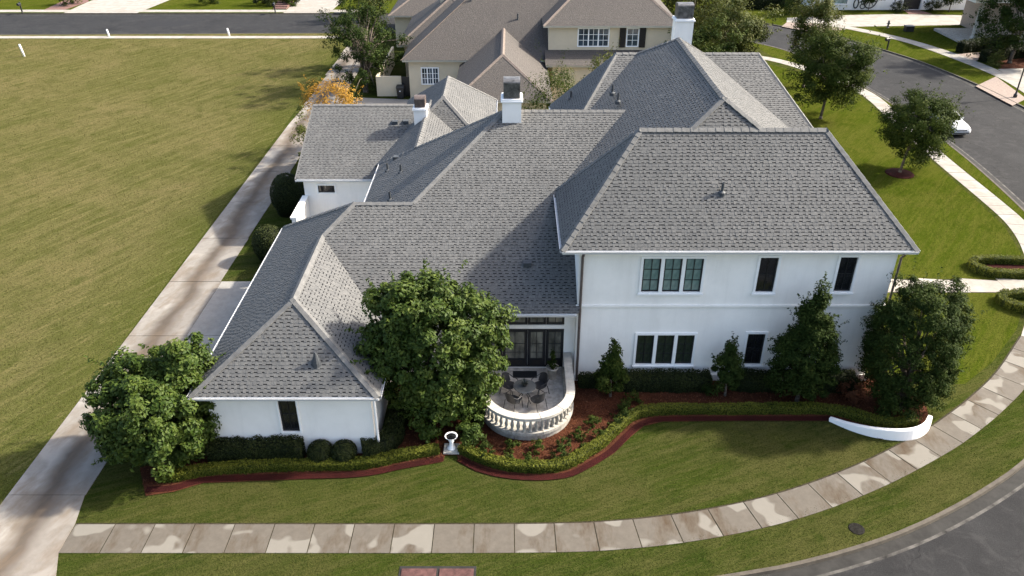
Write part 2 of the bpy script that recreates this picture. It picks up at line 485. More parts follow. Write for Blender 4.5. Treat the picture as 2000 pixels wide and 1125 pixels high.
SW_IN = [(-15.1,19.62),(-8,19.62),(-1.77,19.62),(1.77,19.66),(3.56,19.77),(5.38,20.01),(7.26,20.39),(9.22,20.94),(11.34,21.76),(13.67,22.89),(16.3,24.42),(17.81,25.46),(19.48,26.75),(21.46,28.5),(24.06,31.3),(26.9,35.4),(28.9,39.9),(29.85,43.3),(30.1,47),(30.26,54.2),(30.85,64),(31.0,70),(29.5,75.5),(26.02,81.5),(20,84.8)]
SW_OUT = [(-15.1,18.38),(-8,18.38),(0,18.38),(1.71,18.42),(3.43,18.58),(5.19,18.86),(7.01,19.26),(8.9,19.77),(10.94,20.56),(13.11,21.45),(15.52,22.72),(16.87,23.5),(18.42,24.57),(20.2,25.8),(22.2,27.5),(25.1,30.3),(28.2,34.6),(30.2,39.4),(31.1,43),(31.4,47),(31.6,54.2),(32.15,64),(32.3,70.3),(30.7,76.2),(27,82.7),(20.5,86.2)]
slabs('sidewalk', SW_IN[:15], None, 1.36, M_walk)
slabs('side_sidewalk', SW_IN[14:], None, 1.36, M_walk2)
FS_N = [(45.0,66),(45.9,71),(46.1,76),(45.0,83),(43.0,89.8),(39.3,95.5),(36.5,98.3)]
FS_F = [(46.4,66),(47.3,71),(47.6,76.4),(46.5,83.8),(44.2,90.6),(40.4,96.5),(37.4,99.4)]
slabs('far_sidewalk', FS_N, FS_F, 1.5, M_walk2)
for nm, ya, yb_ in (('field_sidewalk', 91.0, 92.1), ('opposite_sidewalk', 105.2, 106.6)):
    slabs(nm, [(-78, yb_), (-48, yb_), (-19, yb_)], [(-78, ya), (-48, ya), (-19, ya)], 3.0, M_walk2, z=.02)

# driveway slabs along the field
drv = mesh('driveway', [(-18.2,15.9,.0045),(-14.2,15.9,.0045),(-15.1,18.3,.0045),(-15.4,19.6,.0045),(-15.4,55,.0045),(-14.6,62,.0045),(-15.4,92,.0045),(-17.6,92,.0045)], [tuple(range(8))], M_edge)
drv['kind'] = 'structure'
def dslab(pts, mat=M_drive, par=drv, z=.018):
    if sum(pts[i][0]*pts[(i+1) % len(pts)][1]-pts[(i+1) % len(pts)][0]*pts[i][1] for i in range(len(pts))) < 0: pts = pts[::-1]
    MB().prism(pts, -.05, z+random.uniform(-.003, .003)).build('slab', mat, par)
ys = [21.0,26.4,31.3,36.45,41.5,46.6,51.7,56.8,61.8]
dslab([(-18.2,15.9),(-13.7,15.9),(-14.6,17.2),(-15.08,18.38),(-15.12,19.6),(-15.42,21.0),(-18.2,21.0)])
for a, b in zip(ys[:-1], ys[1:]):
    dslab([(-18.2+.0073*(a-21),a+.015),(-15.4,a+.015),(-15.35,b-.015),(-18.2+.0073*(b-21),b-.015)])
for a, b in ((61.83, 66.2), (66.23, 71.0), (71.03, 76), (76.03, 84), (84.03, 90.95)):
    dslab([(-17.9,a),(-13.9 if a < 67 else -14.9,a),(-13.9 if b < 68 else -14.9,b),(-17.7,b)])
dslab([(-13.8,62.2),(2.0,59),(2.0,66.9),(-13.8,68.9)], M_pad)
pad = mesh('parking_pad', [(-15.3,26.5,.0045),(-11.3,26.5,.0045),(-11.3,36.5,.0045),(-15.3,36.5,.0045)], [(0,1,2,3)], M_edge)
pad['kind'] = 'structure'
for a, b in ((26.5, 31.3), (31.33, 36.45)):
    dslab([(-15.38,a),(-11.2,a),(-11.2,b),(-15.33,b)], M_pad, pad)
# front walk on the right
wk = mesh('garden_path', [(15.3,35.3,.006),(27.7,35.3,.006),(28.0,36.6,.006),(15.3,36.9,.006)], [(0,1,2,3)], M_edge); wk['kind'] = 'structure'
xs_ = [15.3,17.4,19.5,21.6,23.7,25.7,27.8]
for a, b in zip(xs_[:-1], xs_[1:]): dslab([(a+.01,35.35),(b-.01,35.35-.02),(b-.01,36.5),(a+.01,36.8)], M_walk2, wk, .02)
# far driveways
sheet('far_driveway', [(33.2,99.3),(36.6,98.6),(40.5,96.9),(47.5,97.4),(62,98.5),(90,98),(90,107.5),(66,106.4),(58,103.2),(48,104),(40,103.2),(34,101.8)], .006, M_walk2)
sheet('far_driveway_apron', [(31.9,97.0),(34.9,93.7),(39,95.4),(36.3,98.5),(33.2,99.2)], .008, M_palebrick)
sheet('brick_driveway_apron', [(42.8,66.6),(45.1,68.6),(46.1,75.6),(42.55,72.4)], .008, M_palebrick)
sheet('side_driveway', [(47.4,71.5),(47.6,78.2),(52,79.5),(70,82),(70,72)], .006, M_walk2)
sheet('brick_entry_path', [(46.8,81.3),(46.1,84.0),(52,85.6),(52,83.2)], .008, M_palebrick)
sheet('opposite_driveway', [(-56.8,104.5),(-47.5,104.5),(-46,118),(-57,118),(-57,110)], .006, M_walk2)
sheet('opposite_driveway_narrow', [(-29,104.5),(-23.2,104.5),(-22.6,118),(-29.3,118)], .006, M_walk2)
sheet('brick_front_path', [(-60.3,106.7),(-57.6,106.7),(-57.0,112),(-59.0,116),(-61,116)], .008, M_redpaver)
sheet('road_patch', [(-45.2,97.6),(-39.7,97.6),(-38.1,100.4),(-44.3,100.4)], -.106, M_patch)

# planting beds
bed = [(-13.2,20.95),(-12.27,21.15),(-11.33,21.6),(-8.51,21.75),(-5.7,21.9),(-4.04,22.35),(-2.62,22.72),(-2.56,23.08),(-2.1,23.08),(-2.04,22.72),(-1.34,22.2),(-.6,21.92),(.3,21.76),(1.14,21.73),(2.2,21.92),(3.1,22.5),(3.94,23.2),(4.7,24.15),(5.3,24.78),(6.1,25.06),(9,25.1),(13.07,25.1),(13.6,24.5),(14.5,24.0),(15.5,24.0),(16.4,24.45),(16.9,25.1),(17.3,26.3),(16.6,28.1),(15.2,28.3),(2.0,28.3),(-4.9,28.3),(-4.9,23.2),(-12.0,23.2),(-14.0,22.4)]
sheet('mulch_bed', bed, .03, M_mulch)
# strip of redder mulch along the outer edge of the hedges
def strip(name, pl, w0, z, mat):
    pl = smooth_curve(pl, .3); a = offset(pl, w0/2); b = offset(pl, -w0/2)
    v = []; f = []
    for i in range(len(pl)): v += [(a[i][0], a[i][1], z), (b[i][0], b[i][1], z)]
    for i in range(len(pl)-1): f.append((2*i, 2*i+1, 2*i+3, 2*i+2))
    o = mesh(name, v, f, mat); o['kind'] = 'structure'; return o
strip('mulch_edging_left', [(-13.3,21.25),(-12.3,21.35),(-11.3,21.75),(-8.5,21.92),(-5.7,22.05),(-4.05,22.5),(-2.62,22.9)], .30, .04, M_mulch_red)
strip('mulch_edging_right', [(-2.02,22.88),(-1.3,22.36),(-.55,22.06),(.3,21.9),(1.14,21.87),(2.15,22.05),(3.0,22.62),(3.82,23.3),(4.58,24.25),(5.2,24.9),(6.1,25.2),(9,25.24),(13.0,25.24)], .28, .04, M_mulch_red)
mr = MB(); mr.lathe([(0.95,.0),(.9,.05),(.5,.1),(.1,.12)], (26.75,51.4,0), 24); tag(mr.build('mulch_ring', M_mulch_red), kind='structure')

# ------------------------------------------------------------------ the white house
house = empty('house', (2.7, 27.9, 0))
tag(house, 'large white stucco house with grey slate-look hip roofs on the corner plot', 'house')
HP = Vector((2.7, 27.9, 0))
def hp(o, parent=None):       # parent a world-placed piece to the house (or to a part of it)
    if parent is None:
        o.parent = house
    else:
        o.parent = parent
    o.matrix_parent_inverse = Matrix.Translation(-HP)
    return o
def part(mb, name, mat, parent=None, smooth=False):
    o = mb.build(name, mat, None, smooth)
    if parent is None or parent is house:
        return hp(o)
    o.parent = parent
    return o

def wall_front(x0, x1, z0, z1, y, ops, depth=.16):
    """front wall at plane y (facing -y) with real openings"""
    m = MB()
    xs = sorted(set([x0, x1] + [o[0] for o in ops] + [o[1] for o in ops]))
    zs = sorted(set([z0, z1] + [o[2] for o in ops] + [o[3] for o in ops]))
    for i in range(len(xs)-1):
        for k in range(len(zs)-1):
            cx = (xs[i]+xs[i+1])/2; cz = (zs[k]+zs[k+1])/2
            if any(o[0] < cx < o[1] and o[2] < cz < o[3] for o in ops): continue
            m.add([(xs[i],y,zs[k]),(xs[i+1],y,zs[k]),(xs[i+1],y,zs[k+1]),(xs[i],y,zs[k+1])], [(0,1,2,3)])
    for a, b, c, d in ops:
        y2 = y+depth
        m.add([(a,y,c),(b,y,c),(b,y,d),(a,y,d),(a,y2,c),(b,y2,c),(b,y2,d),(a,y2,d)], [(0,4,5,1),(1,5,6,2),(2,6,7,3),(3,7,4,0),(4,7,6,5)])
    return m

OPS = [(5.24,7.64,4.47,6.02), (9.88,10.60,4.47,6.06), (13.05,13.74,4.50,6.08), (5.28,7.69,.87,2.37), (9.92,10.66,.87,2.43)]
mw = wall_front(2.68, 15.3, 0, 6.5, 27.88, OPS)
mw.add([(2.68,27.88,0),(2.68,45.3,0),(2.68,45.3,6.5),(2.68,27.88,6.5)], [(0,3,2,1)])
mw.add([(15.3,27.88,0),(15.3,45.3,0),(15.3,45.3,6.5),(15.3,27.88,6.5)], [(0,1,2,3)])
mw.add([(2.68,45.3,0),(15.3,45.3,0),(15.3,45.3,6.5),(2.68,45.3,6.5)], [(3,2,1,0)])
wall_main = part(mw, 'wall', M_stucco)
b1 = MB().box(2.62, 15.36, 27.82, 27.878, 3.74, 3.86); b1.box(2.62, 2.678, 27.878, 45, 3.74, 3.86); b1.box(15.302, 15.36, 27.878, 45, 3.74, 3.86)
bevel(part(b1, 'band_course', M_stucco), .015)
part(MB().box(2.60, 15.38, 27.80, 27.877, 0, .34), 'plinth', M_stucco)

def window(x0, x1, z0, z1, y, ncol, nx, nz, glass, trim=.10, mull=.14, sill=True, label=None):
    """trimmed window with ncol casements of nx by nz panes"""
    t = MB()
    yf = y-.055
    t.box(x0-trim, x0, yf, y-.002, z0-trim, z1+trim); t.box(x1, x1+trim, yf, y-.002, z0-trim, z1+trim)
    t.box(x0, x1, yf, y-.002, z1, z1+trim); t.box(x0, x1, yf, y-.002, z0-trim, z0)
    wd = (x1-x0-mull*(ncol-1))/ncol
    for i in range(1, ncol):
        a = x0+i*wd+(i-1)*mull
        t.box(a, a+mull, yf, y+.10, z0, z1)
    wn = part(t, 'window', M_trim)
    if sill: part(MB().box(x0-trim-.03, x1+trim+.03, y-.10, y-.056, z0-trim-.02, z0-trim+.05), 'sill', M_trim, wn)
    fr = .055; mt = .028
    pm = None
    for i in range(ncol):
        a = x0+i*(wd+mull); b = a+wd
        s = MB()
        s.box(a, a+fr, y+.02, y+.08, z0, z1); s.box(b-fr, b, y+.02, y+.08, z0, z1)
        s.box(a+fr, b-fr, y+.02, y+.08, z0, z0+fr); s.box(a+fr, b-fr, y+.02, y+.08, z1-fr, z1)
        cw = (b-a-2*fr-mt*(nx-1))/nx; ch = (z1-z0-2*fr-mt*(nz-1))/nz
        for k in range(1, nx):
            q = a+fr+k*cw+(k-1)*mt; s.box(q, q+mt, y+.028, y+.075, z0+fr, z1-fr)
        for k in range(1, nz):
            q = z0+fr+k*ch+(k-1)*mt; s.box(a+fr, b-fr, y+.034, y+.072, q, q+mt)
        part(s, 'sash', M_black, wn)
        for ix in range(nx):
            for iz in range(nz):
                px = a+fr+ix*(cw+mt); pz = z0+fr+iz*(ch+mt)
                if pm is None:
                    po = part(MB().box(0, cw, 0, .012, 0, ch), 'pane', glass, wn); pm = po.data
                else:
                    po = link(bpy.data.objects.new('pane', pm)); po.parent = wn
                po.location = (px, y+.055, pz)
    return wn
window(*OPS[0], 27.88, 3, 2, 3, M_glass_teal)
window(*OPS[1], 27.88, 1, 2, 2, M_glass_dark)
window(*OPS[2], 27.88, 1, 2, 2, M_glass_dark)
window(*OPS[3], 27.88, 3, 2, 3, M_glass_green)
window(*OPS[4], 27.88, 1, 2, 2, M_glass_dark)

# left wing walls
OPW = [(-8.64,-7.98,1.12,2.70)]
ww = wall_front(-11.25, -5.2, 0, 3.0, 23.2, OPW)
ww.add([(-11.25,23.2,0),(-11.25,36.3,0),(-11.25,36.3,3.0),(-11.25,23.2,3.0)], [(0,3,2,1)])
ww.add([(-5.2,23.2,0),(-5.2,28.4,0),(-5.2,28.4,3.0),(-5.2,23.2,3.0)], [(0,1,2,3)])
ww.add([(-11.25,36.3,0),(-5.2,36.3,0),(-5.2,36.3,3.0),(-11.25,36.3,3.0)], [(3,2,1,0)])
part(ww, 'wall', M_stucco)
window(*OPW[0], 23.2, 1, 2, 2, M_glass_dark, trim=.06, sill=False)
# great room front wall, recessed behind the terrace
part(wall_front(-5.2, 2.68, 0, 3.5, 28.34, [(-1.30,2.22,.36,2.36), (-1.30,2.22,2.54,3.14)], .12), 'wall', M_stucco)
part(MB().box(-7.05, 2.6, 36, 42, 0, 4.25), 'wall', M_stucco)
# french doors
fd = MB().box(-1.3, 2.22, 28.36, 28.40, 2.28, 2.36)
doors = part(fd, 'door_frame', M_black); part(MB().box(-1.3, 2.22, 28.36, 28.40, .36, .44), 'threshold', M_black, doors)
dx = [(-1.3,-.42), (-.40,.48+.18), (.68,1.44), (1.46,2.22)]
for a, b in dx:
    l = MB(); y0, y1 = 28.375, 28.43; s = .12
    l.box(a, a+s, y0, y1, .44, 2.28); l.box(b-s, b, y0, y1, .44, 2.28); l.box(a+s, b-s, y0, y1, .44, .80); l.box(a+s, b-s, y0, y1, 2.17, 2.28)
    mid = (a+b)/2
    l.box(mid-.014, mid+.014, y0+.01, y1-.01, .80, 2.17)
    for zz in (1.1, 1.55): l.box(a+s, b-s, y0+.014, y1-.014, zz, zz+.026)
    dl = part(l, 'door', M_black, doors)
    part(MB().box(a+.2, b-.2, 28.362, 28.374, .52, .70), 'door_panel', M_darkmetal, doors)
    for c0, c1 in ((a+s, mid-.014), (mid+.014, b-s)):
        part(MB().box(c0, c1, y1-.03, y1-.02, .80, 2.17), 'pane', M_glass_door, doors)
tr = MB()
for a, b in dx:
    s = .10
    tr.box(a, a+s, 28.375, 28.43, 2.56, 3.12); tr.box(b-s, b, 28.375, 28.43, 2.56, 3.12); tr.box(a+s, b-s, 28.375, 28.43, 2.56, 2.66); tr.box(a+s, b-s, 28.375, 28.43, 3.04, 3.12)
    tr.box((a+b)/2-.015, (a+b)/2+.015, 28.38, 28.42, 2.66, 3.04)
trm = part(tr, 'transom_window', M_black)
for a, b in dx: part(MB().box(a+.1, b-.1, 28.40, 28.41, 2.66, 3.04), 'pane', M_glass_door, trm)

# garage wing at the back
OPG = [(-11.1,-10.15,2.6,3.05)]
gw = wall_front(-11.9, -5.5, 0, 3.5, 42.2, OPG)
gw.add([(-11.9,42.2,0),(-11.9,53.5,0),(-11.9,53.5,3.5),(-11.9,47.9,5.75),(-11.9,42.2,3.5)], [(4,3,2,1,0)])
part(gw, 'wall', M_stucco)
window(*OPG[0], 42.2, 1, 2, 1, M_glass_dark, trim=.07, sill=False)
part(MB().box(-7.0, -1.4, 44.9, 55, 0, 3.9), 'wall', M_stucco)
# courtyard wall with dark gate
cw_ = MB().box(-12.0, -11.75, 36.4, 38.2, 0, 2.0).box(-12.0, -11.75, 39.3, 42.19, 0, 2.3)
cw_.box(-12.05, -11.70, 36.3, 38.25, 2.0, 2.12).box(-12.05, -11.70, 39.25, 42.19, 2.3, 2.42)
part(cw_, 'courtyard_wall', M_stucco)
part(MB().box(-11.92, -11.84, 38.22, 39.28, .05, 2.05), 'gate', M_black)

# --- roof -----------------------------------------------------------
mF = .55
def Fz(y): return 3.65 + mF*(y-27.5)
P1 = (-8.22,30.88,5.51); P2 = (-7.02,32.42,6.355); P3 = (-4.43,32.42,6.355); P4 = (-.39,37.25,9.01); P5 = (5.45,37.25,9.01)
P6 = (2.72,27.5,3.65); P7 = (-5.57,27.5,3.65); WR = (-8.22,25.6,5.51)
A = (8.68,32.06,11.24); B = (7.23,31.06,10.24); Bb = (10.13,31.06,10.24); Eb = (8.68,42.3,11.24)
eL = (1.95,27.42,6.6); eR = (15.8,27.42,6.6); rL = (5.19,31.06,10.24); rR = (12.73,31.06,10.24); bL = (1.95,33.25,6.6); bR = (15.8,33.25,6.6)
ql = (5.75,44.2,10.0); qr = (13.5,44.2,10.0)
FACES = [  # (polygon, course)
    ([eL, eR, rR, rL], .146), ([B, Bb, A], .146), ([bL, eL, rL], .146), ([eR, bR, rR], .146), ([rL, rR, bR, bL], .146),
    ([A, B, bL, (1.95,37.53,6.6), (6.88,44.2,10.0), Eb], .146),
    ([A, Eb, (10.48,44.2,10.0), (15.4,37.53,6.6), (15.4,33.25,6.6), Bb], .146),
    ([Eb, (6.88,44.2,10.0), (10.48,44.2,10.0)], .146),
    ([(2.25,37.5,6.6), (15.95,37.5,6.6), qr, ql], .146), ([(2.25,45.71,6.6), (2.25,37.5,6.6), ql], .146),
    ([(15.95,37.5,6.6), (15.95,49,6.6), qr], .146), ([ql, qr, (15.95,49,6.6)], .3), ([ql, (15.95,49,6.6), (2.25,45.71,6.6)], .3),
    ([P7, P6, P5, P4, P3], .146), ([P7, P3, P2, P1], .146),
    ([(-7.4,28.86,4.40), P4, (-7.4,42.2,4.40)], .146),
    ([P4, P5, (5.0,43,4.4), (-7.4,42.2,4.40)], .3),
    ([P3, P2, (-11.65,36.7,3.1), (-5.5,36.7,3.1)], .3),
    ([(-11.65,22.75,3.1), WR, P1, (-11.65,30.88,3.1)], .146), ([(-11.65,30.88,3.1), P1, P2, (-11.65,36.7,3.1)], .146),
    ([(-4.8,22.75,3.1), (-4.8,26.5,3.1), P7, P1, WR], .146),
    ([(-11.65,22.75,3.1), (-4.8,22.75,3.1), WR], .146),
    ([(-12.2,41.76,3.6), (-5.5,41.76,3.6), (-5.5,47.87,5.95), (-12.2,47.87,5.95)], .146),
    ([(-12.2,47.87,5.95), (-5.5,47.87,5.95), (-5.5,54,3.6), (-12.2,54,3.6)], .3),
    ([(-5.1,40.5,5.95), (-1.5,40.5,3.7), (-1.5,49,3.7), (-5.1,49,5.95)], .146),
    ([(-5.1,40.5,5.95), (-5.1,49,5.95), (-8.4,49,3.58), (-8.4,43.2,3.58)], .146),
    ([(-4.2,47.85,6.5), (-4.2,52.25,6.5), (-1.1,55.35,4.0), (-1.1,44.75,4.0)], .146),
    ([(-4.2,47.85,6.5), (-4.2,52.25,6.5), (-7.3,55.35,4.0), (-7.3,44.75,4.0)], .146),
    ([(-7.3,44.75,4.0), (-1.1,44.75,4.0), (-4.2,47.85,6.5)], .146),
    ([(-7.3,55.35,4.0), (-1.1,55.35,4.0), (-4.2,52.25,6.5)], .3),
]
dk = MB()
def newell(P):
    n = Vector((0, 0, 0))
    for i in range(len(P)):
        a = P[i]; b = P[(i+1) % len(P)]
        n += Vector(((a[1]-b[1])*(a[2]+b[2]), (a[2]-b[2])*(a[0]+b[0]), (a[0]-b[0])*(a[1]+b[1])))
    return n.normalized()
for poly, e in FACES:
    P = list(poly)
    if newell(P).z < 0: P = P[::-1]
    dk.poly(P)
roof = part(dk, 'roof', M_deck)

def clip(subj, clipper):
    def inside(p, a, b): return (b[0]-a[0])*(p[1]-a[1])-(b[1]-a[1])*(p[0]-a[0]) >= 0
    def inter(p, q, a, b):
        d1 = (b[0]-a[0])*(p[1]-a[1])-(b[1]-a[1])*(p[0]-a[0]); d2 = (b[0]-a[0])*(q[1]-a[1])-(b[1]-a[1])*(q[0]-a[0])
        t = d1/(d1-d2); return (p[0]+(q[0]-p[0])*t, p[1]+(q[1]-p[1])*t)
    out = subj
    for i in range(len(clipper)):
        a = clipper[i]; b = clipper[(i+1) % len(clipper)]
        src = out; out = []
        for k in range(len(src)):
            p = src[k]; q = src[(k+1) % len(src)]
            ip = inside(p, a, b); iq = inside(q, a, b)
            if ip: out.append(p)
            if ip != iq: out.append(inter(p, q, a, b))
        if len(out) < 3: return []
    return out

def shingles(poly, e, rng):
    P = [Vector(p) for p in poly]
    n = newell(poly)
    if n.z < 0: n = -n; P = P[::-1]
    h = Vector((0, 0, 1)).cross(n).normalized(); u = n.cross(h)
    pl = [(p.dot(h), p.dot(u)) for p in P]
    area = sum(pl[i][0]*pl[(i+1) % len(pl)][1]-pl[(i+1) % len(pl)][0]*pl[i][1] for i in range(len(pl)))
    if area < 0: pl = pl[::-1]
    base = P[0].dot(n)
    t0 = min(q[1] for q in pl); t1 = max(q[1] for q in pl); s0 = min(q[0] for q in pl); s1 = max(q[0] for q in pl)
    res = []
    j = 0
    while t0+j*e < t1:
        t = t0+j*e
        s = s0-rng.uniform(0, .4); thick = rng.random() < .5
        while s < s1:
            thick = not thick
            wd = rng.uniform(.09, .16) if thick else rng.uniform(.08, .15)
            if rng.random() < .06: wd *= 1.8
            th = rng.uniform(.012, .018) if thick else rng.uniform(.005, .008)
            lo_ = t-(rng.uniform(.0, .008) if thick else -rng.uniform(.030, .050)*(rng.random() < .85)); hi_ = t+e+.001
            g_ = .002
            c = clip([(s+g_, lo_), (s+wd-g_, lo_), (s+wd-g_, hi_), (s+g_, hi_)], pl)
            s += wd
            if len(c) < 3: continue
            ar = abs(sum(c[i][0]*c[(i+1) % len(c)][1]-c[(i+1) % len(c)][0]*c[i][1] for i in range(len(c))))/2
            if ar < .003: continue
            top = []; bot = []
            for (a, b) in c:
                f = th*(1-.8*(b-lo_)/(hi_-lo_))+.004
                q = h*a+u*b+n*base
                top.append(q+n*f); bot.append(q-n*.004)
            k = len(c)
            fs = [tuple(range(k))]+[(i, k+i, k+(i+1) % k, (i+1) % k) for i in range(k)]
            res.append((top+bot, fs, (top[0]-cam.location).length, ar))
        j += 1
    return res
rng = random.Random(3)
allsh = []
VISIBLE_FIRST = {0, 21, 13, 20}
for i, (poly, e) in enumerate(FACES):
    if e > .2: continue          # rear slopes, never seen closer than the deck
    for r in shingles(poly, e, rng): allsh.append((i,)+r)
cand = sorted([k for k, s in enumerate(allsh) if s[0] in VISIBLE_FIRST], key=lambda k: allsh[k][3]-allsh[k][4]*30)[:300]
cs = set(cand)
big = MB()
for k, s in enumerate(allsh):
    if k in cs:
        o = mesh('shingle', s[1], s[2], M_shingle); o.parent = roof
    else:
        big.add(s[1], s[2])
o = part(big, 'shingle_courses', M_shingle, roof); o['kind'] = 'stuff'

def ridge(p0, p1, wd=.15, drop=.6, seg=.34, lift=.045):
    p0 = Vector(p0); p1 = Vector(p1); d = p1-p0; L = d.length; d.normalize()
    up = (Vector((0, 0, 1))-d*d.z).normalized(); sd = d.cross(up)
    m = MB(); n = max(1, int(L/seg))
    for i in range(n):
        a = p0+d*(L*i/n-.03); b = p0+d*(L*(i+1)/n)
        r = random.uniform(-.006, .010)
        q = []
        for p, hh in ((a, lift+.014+r), (b, lift)):
            q += [p-sd*wd+up*(hh-wd*drop), p+up*hh, p+sd*wd+up*(hh-wd*drop), p-sd*wd+up*(hh-wd*drop-.03), p+sd*wd+up*(hh-wd*drop-.03)]
        m.add(q, [(0,5,6,1),(1,6,7,2),(3,8,5,0),(2,7,9,4),(0,1,2,4,3),(5,8,9,7,6)])
    return part(m, 'ridge_cap', M_cap, roof)
for a, b, dr in [(rL,rR,.8),(eL,rL,.55),(eR,rR,.55),(rL,bL,.6),(rR,bR,.6),(A,Eb,.6),(A,B,.5),(A,Bb,.5),(Eb,(6.88,44.2,10.0),.5),(Eb,(10.48,44.2,10.0),.5),(ql,qr,.6),
              (ql,(2.25,37.5,6.6),.6),(ql,(2.25,45.71,6.6),.6),(qr,(15.95,37.5,6.6),.6),(P4,P5,.65),(P4,P3,.5),(P4,(-7.4,42.2,4.40),.5),(P3,P2,.6),(P2,P1,.5),
              (P2,(-11.65,36.7,3.1),.5),(P1,WR,.65),(WR,(-11.65,22.75,3.1),.5),(WR,(-4.8,22.75,3.1),.5),((-12.2,47.87,5.95),(-5.5,47.87,5.95),.4),
              ((-5.1,40.5,5.95),(-5.1,48.2,5.95),.6),((-4.2,47.85,6.5),(-4.2,52.25,6.5),.75),((-4.2,47.85,6.5),(-1.1,44.75,4.0),.5),((-4.2,47.85,6.5),(-7.3,44.75,4.0),.5),((-4.2,52.25,6.5),(-1.1,55.35,4.0),.5)]:
    ridge(a, b, .15, dr)

# soffits with fascia, and gutters
def eaves(x0, x1, y0, y1, z):
    part(MB().box(x0+.03, x1-.03, y0+.03, y1-.03, z-.19, z-.015), 'soffit', M_trim, roof)
def gutter(p0, p1):
    p0 = Vector(p0); p1 = Vector(p1); d = (p1-p0).normalized(); sd = Vector((d.y, -d.x, 0))
    m = MB()
    prof = [(.012,-.13),(.11,-.11),(.13,-.01),(.105,-.01),(.09,-.085),(.012,-.085)]
    v = [p0+sd*a+Vector((0,0,b)) for a, b in prof]+[p1+sd*a+Vector((0,0,b)) for a, b in prof]
    n = len(prof)
    m.add(v, [(i, (i+1) % n, n+(i+1) % n, n+i) for i in range(n)]+[tuple(range(n)), tuple(range(2*n-1, n-1, -1))])
    part(m, 'gutter', M_gutter, roof)
eaves(1.95, 15.8, 27.42, 33.25, 6.6); eaves(2.25, 15.9, 33.3, 45.6, 6.6)
eaves(-11.65, -4.8, 22.75, 36.7, 3.1)
part(MB().box(-4.75, 2.64, 27.53, 31, 3.48, 3.64), 'soffit', M_trim, roof)
part(MB().box(-7.37, -3.0, 35.3, 42.1, 4.24, 4.385), 'soffit', M_trim, roof)
part(MB().box(-12.15, -5.6, 41.8, 47, 3.44, 3.585), 'soffit', M_trim, roof)
part(MB().box(-7.25, -1.15, 44.8, 55.3, 3.84, 3.985), 'soffit', M_trim, roof)
gutter((1.95,27.45,6.59), (15.8,27.45,6.59)); gutter((1.98,33.2,6.59), (1.98,27.45,6.59)); gutter((15.77,27.45,6.59), (15.77,33.2,6.59))
gutter((-11.65,22.78,3.09), (-4.8,22.78,3.09)); gutter((-11.62,36.6,3.09), (-11.62,22.78,3.09)); gutter((-4.83,22.78,3.09), (-4.83,26.4,3.09))
gutter((-5.5,27.53,3.64), (2.66,27.53,3.64)); gutter((-7.37,42.1,4.39), (-7.37,35.3,4.39)); gutter((-12.2,41.79,3.59), (-7.4,41.79,3.59))
gutter((-1.13,44.8,3.99), (-1.13,55.3,3.99)); gutter((15.9,37.6,6.59), (15.9,48.4,6.59)); gutter((2.28,45.6,6.59), (2.28,41,6.59))
# gable rake on the garage wing
rk = MB()
for s in (0, 1):
    y0, y1 = (41.76, 47.87) if s == 0 else (54, 47.87)
    rk.add([(-12.24,y0,3.40),(-12.24,y1,5.75),(-12.24,y1,5.97),(-12.24,y0,3.62),(-12.18,y0,3.40),(-12.18,y1,5.75),(-12.18,y1,5.97),(-12.18,y0,3.62)], [(0,1,2,3),(7,6,5,4),(3,2,6,7),(0,4,5,1),(0,3,7,4),(1,5,6,2)])
part(rk, 'rake_board', M_cap, roof)

# downpipes
dp = MB().path([(2.80,27.36,6.5),(2.80,27.55,6.3),(2.80,27.80,6.12),(2.80,27.80,.1)], .055, 8)
part(dp, 'downpipe', M_pipe)
dp = MB().path([(15.2,27.36,6.5),(15.42,27.6,6.3),(15.42,27.80,6.1),(15.42,27.80,3.9),(15.42,27.80,.1)], .05, 8)
part(dp, 'downpipe', M_pipe)
dp = MB().path([(-5.06,22.75,3.0),(-5.06,23.1,2.75),(-5.06,23.1,.1)], .05, 8)
part(dp, 'downpipe', M_trim)

# chimneys
def chimney(x0, x1, y0, y1, z0, z1, ztop, capm, parent=None):
    c = part(MB().box(x0, x1, y0, y1, z0, z1), 'chimney', M_stucco)
    k = MB().box(x0-.07, x1+.07, y0-.07, y1+.07, z1, z1+.09).box(x0-.04, x1+.04, y0-.04, y1+.04, z1+.09, z1+.16)
    bevel(part(k, 'chimney_collar', M_trim, c), .015)
    w_ = .06
    # barrel-topped sheet metal cap
    m = MB(); n = 8; pts = []
    xa, xb = x0+w_, x1-w_; zb = z1+.16; zt = ztop-.10
    for i in range(n+1):
        t = math.pi*i/n
        pts.append(((y0+y1)/2-(y1-y0-2*w_)/2*math.cos(t), zt+.14*math.sin(t)))
    ring = [(y0+w_, zb)]+pts+[(y1-w_, zb)]
    v = [(xa, a, b) for a, b in ring]+[(xb, a, b) for a, b in ring]; q = len(ring)
    m.add(v, [(i, i+1, q+i+1, q+i) for i in range(q-1)]+[tuple(range(q-1, -1, -1)), tuple(range(q, 2*q))])
    part(m, 'chimney_cap', capm, c)
    lm = MB()
    for i in range(1, 6):
        x = xa+(xb-xa)*i/6; lm.box(x-.008, x+.008, y0+w_-.014, y0+w_-.002, zb+.02, zt)
    part(lm, 'cap_seam', capm, c)
    return c
chimney(-.46, .44, 36.56, 37.6, 7.5, 9.62, 10.62, M_capmetal)
chimney(-5.76, -5.02, 45.4, 46.3, 4.8, 6.38, 7.12, M_rust)
chimney(9.98, 11.08, 50.0, 51, 0, 10.45, 11.45, M_capmetal)
